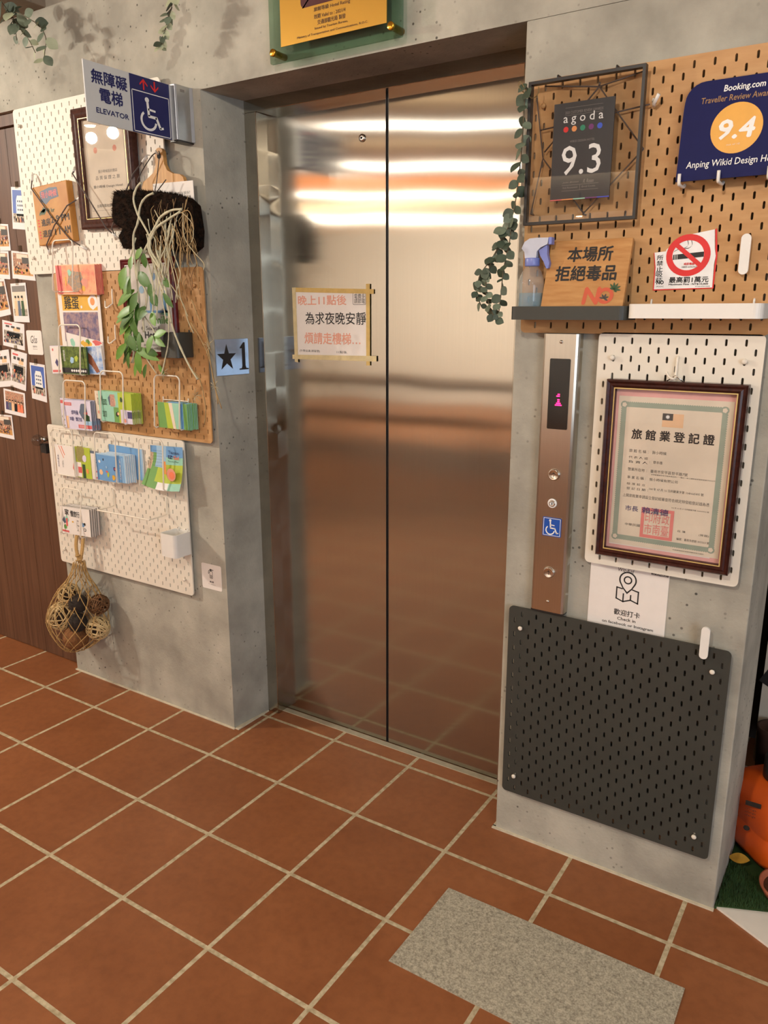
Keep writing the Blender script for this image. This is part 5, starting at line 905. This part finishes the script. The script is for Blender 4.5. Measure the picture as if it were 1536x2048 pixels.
# ================================================================== eucalyptus
EU = mat('eucalyptus_leaf', (108, 120, 100), .6, var=.25, scale=40); EUD = mat('eucalyptus_leaf_deep', (66, 78, 62), .6, var=.25, scale=40); EUP = mat('eucalyptus_pale', (176, 182, 150), .6, var=.1); STM = mat('eucalyptus_stem', (92, 80, 58), .7)
def garland(name, label, paths, n, size, cat='garland', mats=(EU, EUD, EUP), droop=.5):
    p0 = paths[0][0]; t = T(name, label, cat, p0); st_ = MB(); lv = MB()
    for pts in paths:
        sp = smooth_path(pts, 6); st_.tube(sp, .0013, STM, 5); tot = len(sp)
        k_ = max(2, int(n * sum((sp[i + 1] - sp[i]).length for i in range(tot - 1)) / .1))
        for k in range(k_):
            f_ = (k + .5) / k_; i = min(tot - 2, int(f_ * (tot - 1))); b_ = sp[i]; d_ = (sp[i + 1] - sp[i]).normalized(); a_ = 2.4 * k + random.uniform(-.4, .4); u_ = d_.orthogonal().normalized(); v_ = d_.cross(u_)
            sd = (u_ * math.cos(a_) + v_ * math.sin(a_)); sd.y = -abs(sd.y) * .6 if b_.y > -.06 else sd.y; s2 = size * random.uniform(.75, 1.15) * (1 - .35 * f_)
            lv.leaf(b_, sd + d_ * droop + Vector((0, 0, -.25)), s2, s2 * .86, random.choice(mats), Vector((random.uniform(-.6, .6), -1, random.uniform(-.2, .9))), random.uniform(-.1, .25), .1, 6)
    t.part('stem', st_); t.part('leaves', lv); return t
garland('eucalyptus_garland', 'eucalyptus sprig hanging from the beam in the upper left corner', [[(-.80, -.12, 2.4435), (-.76, -.12, 2.40), (-.71, -.125, 2.35), (-.675, -.12, 2.31), (-.645, -.12, 2.265)], [(-.76, -.12, 2.40), (-.70, -.13, 2.385), (-.64, -.125, 2.355), (-.60, -.125, 2.33), (-.585, -.12, 2.295), (-.598, -.12, 2.258), (-.605, -.12, 2.235)], [(-.76, -.12, 2.40), (-.74, -.12, 2.36), (-.735, -.12, 2.315)]], 5.2, .050)
garland('eucalyptus_garland', 'single eucalyptus strand hanging left of the glass plaque', [[(.01, -.10, 2.721), (.0, -.10, 2.55), (-.02, -.10, 2.40), (-.034, -.10, 2.306), (-.058, -.10, 2.262), (-.080, -.10, 2.225), (-.096, -.10, 2.195)]], 8, .036)
garland('eucalyptus_garland', 'eucalyptus branch trailing down the left edge of the thin black frame', [[(1.022, -.062, 1.955), (1.020, -.066, 1.90), (1.020, -.070, 1.82), (1.014, -.072, 1.74), (1.004, -.072, 1.68), (.982, -.075, 1.625), (.955, -.08, 1.570), (.945, -.08, 1.52), (.955, -.08, 1.48), (.976, -.08, 1.44)], [(1.004, -.072, 1.68), (1.000, -.075, 1.62), (.990, -.08, 1.56), (.985, -.08, 1.50), (.98, -.08, 1.45)], [(.990, -.075, 1.65), (.965, -.08, 1.595), (.930, -.08, 1.55), (.922, -.08, 1.51), (.935, -.08, 1.475)]], 9.5, .031, mats=(EU, EUD, EUD))
solo('twig_tie', MB().tube(smooth_path([(1.03, -.062, 1.93), (1.012, -.066, 1.942), (1.005, -.068, 1.955), (1.010, -.068, 1.960), (1.020, -.066, 1.945), (1.034, -.0605, 1.925), (1.05, -.064, 1.930), (1.052, -.064, 1.945)], 5), .0011, mat('olive_tie', (120, 100, 60), .7), 6), 'thin twisted tie holding the eucalyptus to the thin black frame', 'tie', (1.03, -.06, 1.93))
# ================================================================== instant photos on the plank door
PW = mat('photo_border', (232, 226, 224), .35, var=.01)
def polaroid(label, q, kind, y=.0335):
    f_ = []
    I = R4(.07, .93, .07, .84); pal = (BLACK, DGREY, PEACH, ROSE, INDIGO, DARK, CORAL, CREAM)
    def crowd(v0, v1, n, r=.028):
        for _ in range(n):
            u, v = random.uniform(.10, .90), random.uniform(v0 + .03, v1 - .03); f_.append((random.choice(pal), [(max(.07, min(.93, a_)), max(v0, min(v1, b_))) for a_, b_ in blob(u, v, r * random.uniform(.7, 1.3), 8, .3, 1.7)]))
            f_.append((PEACH, CU(u, max(v0 + .02, v - r * 1.6), r * .45, 1, 8)))
    if kind == 'sky':
        f_ = [(SKYB, I), (STREET, R4(.07, .93, .62, .84)), (WHT, [(.28, .64), (.30, .30), (.38, .20), (.70, .20), (.78, .32), (.80, .64)])]
        for a_ in range(3):
            for b_ in range(3): f_.append((SLATE, R4(.37 + .13 * a_, .45 + .13 * a_, .31 + .10 * b_, .355 + .10 * b_)))
        f_.append((DARK, R4(.30, .80, .63, .68))); crowd(.66, .84, 12, .03)
    elif kind == 'house':
        f_ = [(STREET, I), (PW, R4(.07, .93, .07, .36)), (PEACH, R4(.5, .8, .2, .34)), (ROSE, R4(.1, .45, .08, .13)), (DARK, R4(.2, .8, .40, .60))]
        for a_ in range(3): f_.append((DGREY, R4(.16 + .25 * a_, .32 + .25 * a_, .16, .24)))
        crowd(.5, .84, 22)
    elif kind == 'people':
        f_ = [(CREAM, I), (GREY, R4(.07, .93, .07, .22)), (STREET, R4(.07, .93, .66, .84))]
        for a_, m_ in ((.25, PEACH), (.45, SLATE), (.68, DKGREEN)): f_ += [(m_, [(a_ - .09, .84), (a_ - .07, .45), (a_ + .07, .45), (a_ + .10, .84)]), (PEACH, CU(a_, .39, .05, 1.0)), (BLACK, [(a_ - .055, .38), (a_ - .05, .32), (a_ + .05, .32), (a_ + .055, .38)])]
    elif kind == 'group':
        f_ = [(CROWD2, I)]
        for a_ in range(6): u = .14 + .14 * a_; f_ += [((INDIGO, SLATE, PEACH, DARK, CORAL, CORAL)[a_], [(u - .07, .84), (u - .05, .52), (u + .05, .52), (u + .07, .84)]), (PEACH, CU(u, .46, .035, 1.2)), (BLACK, [(u - .04, .45), (u - .035, .40), (u + .035, .40), (u + .04, .45)])]
    else:
        f_ = [(CROWD, I), (mat('photo_floor', (204, 150, 88), .4), R4(.07, .93, .62, .84)), (CREAM, R4(.25, .8, .09, .26)), (DGREY, R4(.5, .9, .2, .42))]
        crowd(.36, .80, 26)
    cx, cz = qc(q); t = T('instant_photo', label, 'photo', (cx, y + .001, cz), 'instant photos on the plank door'); t.part('print', sheet(q, y, .0012, PW, f_))
    t.part('tape', sheet(Q(cx - .012, cx + .006, max(p[1] for p in q) - .008, max(p[1] for p in q) + .016), y - .0012, .0022, TAPEC))
TAPEC = glass('clear_tape', (226, 222, 214)); SKYB = mat('sky_photo_blue', (74, 104, 180), .4, var=.15, scale=12)
PH = [('instant photo of a white building under blue sky, topmost of the photos', [(-1.091, 1.919), (-1.000, 1.910), (-1.003, 1.761), (-1.109, 1.771)], 'sky'),
 ('instant photo cut by the left edge of the picture, topmost at that edge', [(-1.235, 1.798), (-1.136, 1.789), (-1.137, 1.693), (-1.245, 1.696)], 'room'),
 ('instant photo of a room, left one of the side-by-side pair high on the door', [(-1.262, 1.697), (-1.153, 1.691), (-1.161, 1.587), (-1.270, 1.594)], 'room'),
 ('instant photo of a crowded room, touching the corner of the upper cream pegboard', [(-1.135, 1.693), (-1.010, 1.680), (-.999, 1.578), (-1.146, 1.590)], 'room'),
 ('tilted instant photo at the left edge, under the side-by-side pair', [(-1.30, 1.588), (-1.202, 1.591), (-1.183, 1.454), (-1.290, 1.440)], 'room'),
 ('tall instant photo of three standing people', [(-1.164, 1.571), (-1.065, 1.573), (-1.065, 1.424), (-1.167, 1.426)], 'people'),
 ('instant photo of a shop front, left of the white card', [(-1.249, 1.433), (-1.105, 1.417), (-1.119, 1.315), (-1.263, 1.333)], 'house'),
 ('instant photo at the left edge overlapping the street house photo', [(-1.34, 1.306), (-1.229, 1.317), (-1.225, 1.170), (-1.335, 1.160)], 'house'),
 ('tilted instant photo of a house and crowd, left of the blue sky photo', [(-1.209, 1.319), (-1.107, 1.303), (-1.141, 1.154), (-1.241, 1.170)], 'house'),
 ('instant photo of a tapered white building under blue sky, below the white card', [(-1.097, 1.270), (-1.000, 1.263), (-1.010, 1.116), (-1.106, 1.128)], 'sky'),
 ('instant photo of a group in a row with two in orange', [(-1.297, 1.158), (-1.152, 1.145), (-1.161, 1.046), (-1.307, 1.057)], 'group'),
 ('lowest instant photo on the plank door', [(-1.38, 1.046), (-1.260, 1.048), (-1.260, .947), (-1.39, .953)], 'room')]
for i, (lab, q, kd) in enumerate(PH): polaroid(lab, q, kd, .0335 - .0005 * (i % 3))
t = T('door_card', 'white rounded card with a small handwritten mark on the plank door', 'card', (-1.047, .034, 1.30)); t.part('card', MB().prism([(x, z) for x, z in rrect(-1.097, -.999, 1.301, 1.394, .008)], .0332, .0352, PAPER)); t.text('G/ss', (-1.072, -1.030, 1.345, 1.374), .0328, DGREY, shear=.3); t.text('服務台', (-1.062, -1.034, 1.329, 1.336), .0328, GREY); t.text('Service', (-1.062, -1.034, 1.321, 1.325), .0328, GREY)
# ================================================================== planted alcove on the right
TURF = mat('turf_blade', (40, 66, 26), .8, var=.4, scale=14)
mb = MB().hprism([(1.592, .006), (1.708, .060), (2.3, .30), (2.3, .94), (1.592, .94)], .0, .008, TURF)
for k in range(9000):
    x, y = random.uniform(1.593, 1.95), random.uniform(.01, .5)
    if y < .006 + (x - 1.592) * .46 or math.hypot(x - 1.692, y - .335) < .16 or math.hypot(x - 1.745, y - .15) < .077 or math.hypot(x - 1.635, y - .535) < .06: continue
    h_ = random.uniform(.008, .022); dx, dy = random.uniform(-.006, .006), random.uniform(-.006, .006); mb.add([(x - .001, y, .007), (x + .001, y + .0006, .007), (x + dx, y + dy, .008 + h_)], [(0, 1, 2)], TURF)
solo('artificial_turf', mb, 'green artificial turf on the floor right of the right pier', 'artificial turf', (0, 0, 0), kind='stuff')
ORG = mat('orange_plastic', (226, 92, 22), .4, var=.06, scale=8)
t = T('plastic_canister', 'bright orange plastic canister with a black cap, standing on the turf', 'canister', (1.70, .33, .010))
c = (1.692, .335, .010); sq = []
prof = [(.080, 0), (.108, .012), (.118, .03), (.118, .085), (.114, .095), (.114, .10), (.118, .11), (.116, .165), (.104, .195), (.078, .215), (.042, .222), (.040, .226)]
n = 40; vs = []
for r_, h_ in prof:
    for k in range(n):
        a_ = 2 * math.pi * k / n; q = (abs(math.cos(a_)) ** 7 + abs(math.sin(a_)) ** 7) ** (-1 / 7); q = 1 + (q - 1) * .9; ca, sa = math.cos(a_ + .75), math.sin(a_ + .75); vs.append((c[0] + r_ * q * ca, c[1] + r_ * q * sa, c[2] + h_))
mb = MB(); mb.add(vs, [(i * n + k, i * n + (k + 1) % n, (i + 1) * n + (k + 1) % n, (i + 1) * n + k) for i in range(len(prof) - 1) for k in range(n)] + [tuple(range(n - 1, -1, -1)), tuple((len(prof) - 1) * n + k for k in range(n))], ORG, True)
t.part('body', mb); t.part('cap', MB().lathe([(.040, .222), (.043, .226), (.043, .282), (.038, .290), (.02, .292)], (1.678, .315, .010), BLACKM, 26))
yv = .205
lb = MB(); lb.flat(R4(1.612, 1.650, .186, .200), .2150, DKB); lb.flat(circ(1.622, .118, .008, 14), .2150, DKB); t.part('printed_marks', lb)
for i in range(3): t.text('orange', (1.612, 1.640, .152 + .010 * i, .158 + .010 * i), .2150, DKB, res=1)
solo('dry_leaf', MB().leaf((1.592, .192, .030), (1, .15, .02), .050, .034, mat('yellow_leaf', (180, 138, 44), .6, var=.2), (0, -.3, 1), -.1, .2, 7), 'yellowed leaf lying on the turf against the right pier', 'leaf', (1.60, .19, .028))
TERRA = mat('terracotta_clay', (170, 98, 70), .8, var=.12, scale=30)
t = T('plant_saucer', 'terracotta saucer at the right edge of the picture, on the turf', 'saucer', (1.748, .138, .010)); t.part('saucer', MB().lathe([(.060, 0), (.074, .026), (.075, .032), (.070, .032), (.058, .010), (.001, .008)], (1.748, .138, .010), TERRA, 36)); t.part('soil', MB().lathe([(.061, .012), (.064, .020), (.03, .022), (.001, .022)], (1.748, .138, .010), mat('dry_soil', (92, 58, 36), .95, var=.3, scale=120), 24))
t = T('painted_canvas', 'tall white panel with a black brush stroke at the back of the alcove', 'canvas', (1.86, .62, 0)); t.part('canvas', MB().prism(rrect(1.580, 2.2, .10, 1.6, .02), .60, .63, mat('canvas_white', (200, 188, 170), .8)))
st_ = MB(); st_.flat([(1.572 + .03 * k + random.uniform(-.004, .004), .375 + random.uniform(-.022, .022)) for k in range(12)] + [(1.93, .44)] + [(1.90 - .03 * k, .445 + random.uniform(-.014, .014)) for k in range(11)], .599, BLACK); t.part('brush_stroke', st_)
solo('alcove_planter', MB().lathe([(.035, 0), (.048, .24), (.05, .26), (.042, .26), (.04, .20)], (1.635, .535, .0085), mat('dark_planter', (60, 34, 22), .8, var=.2), 24), 'dark brown pot behind the orange canister', 'plant pot', (1.635, .535, .0085))
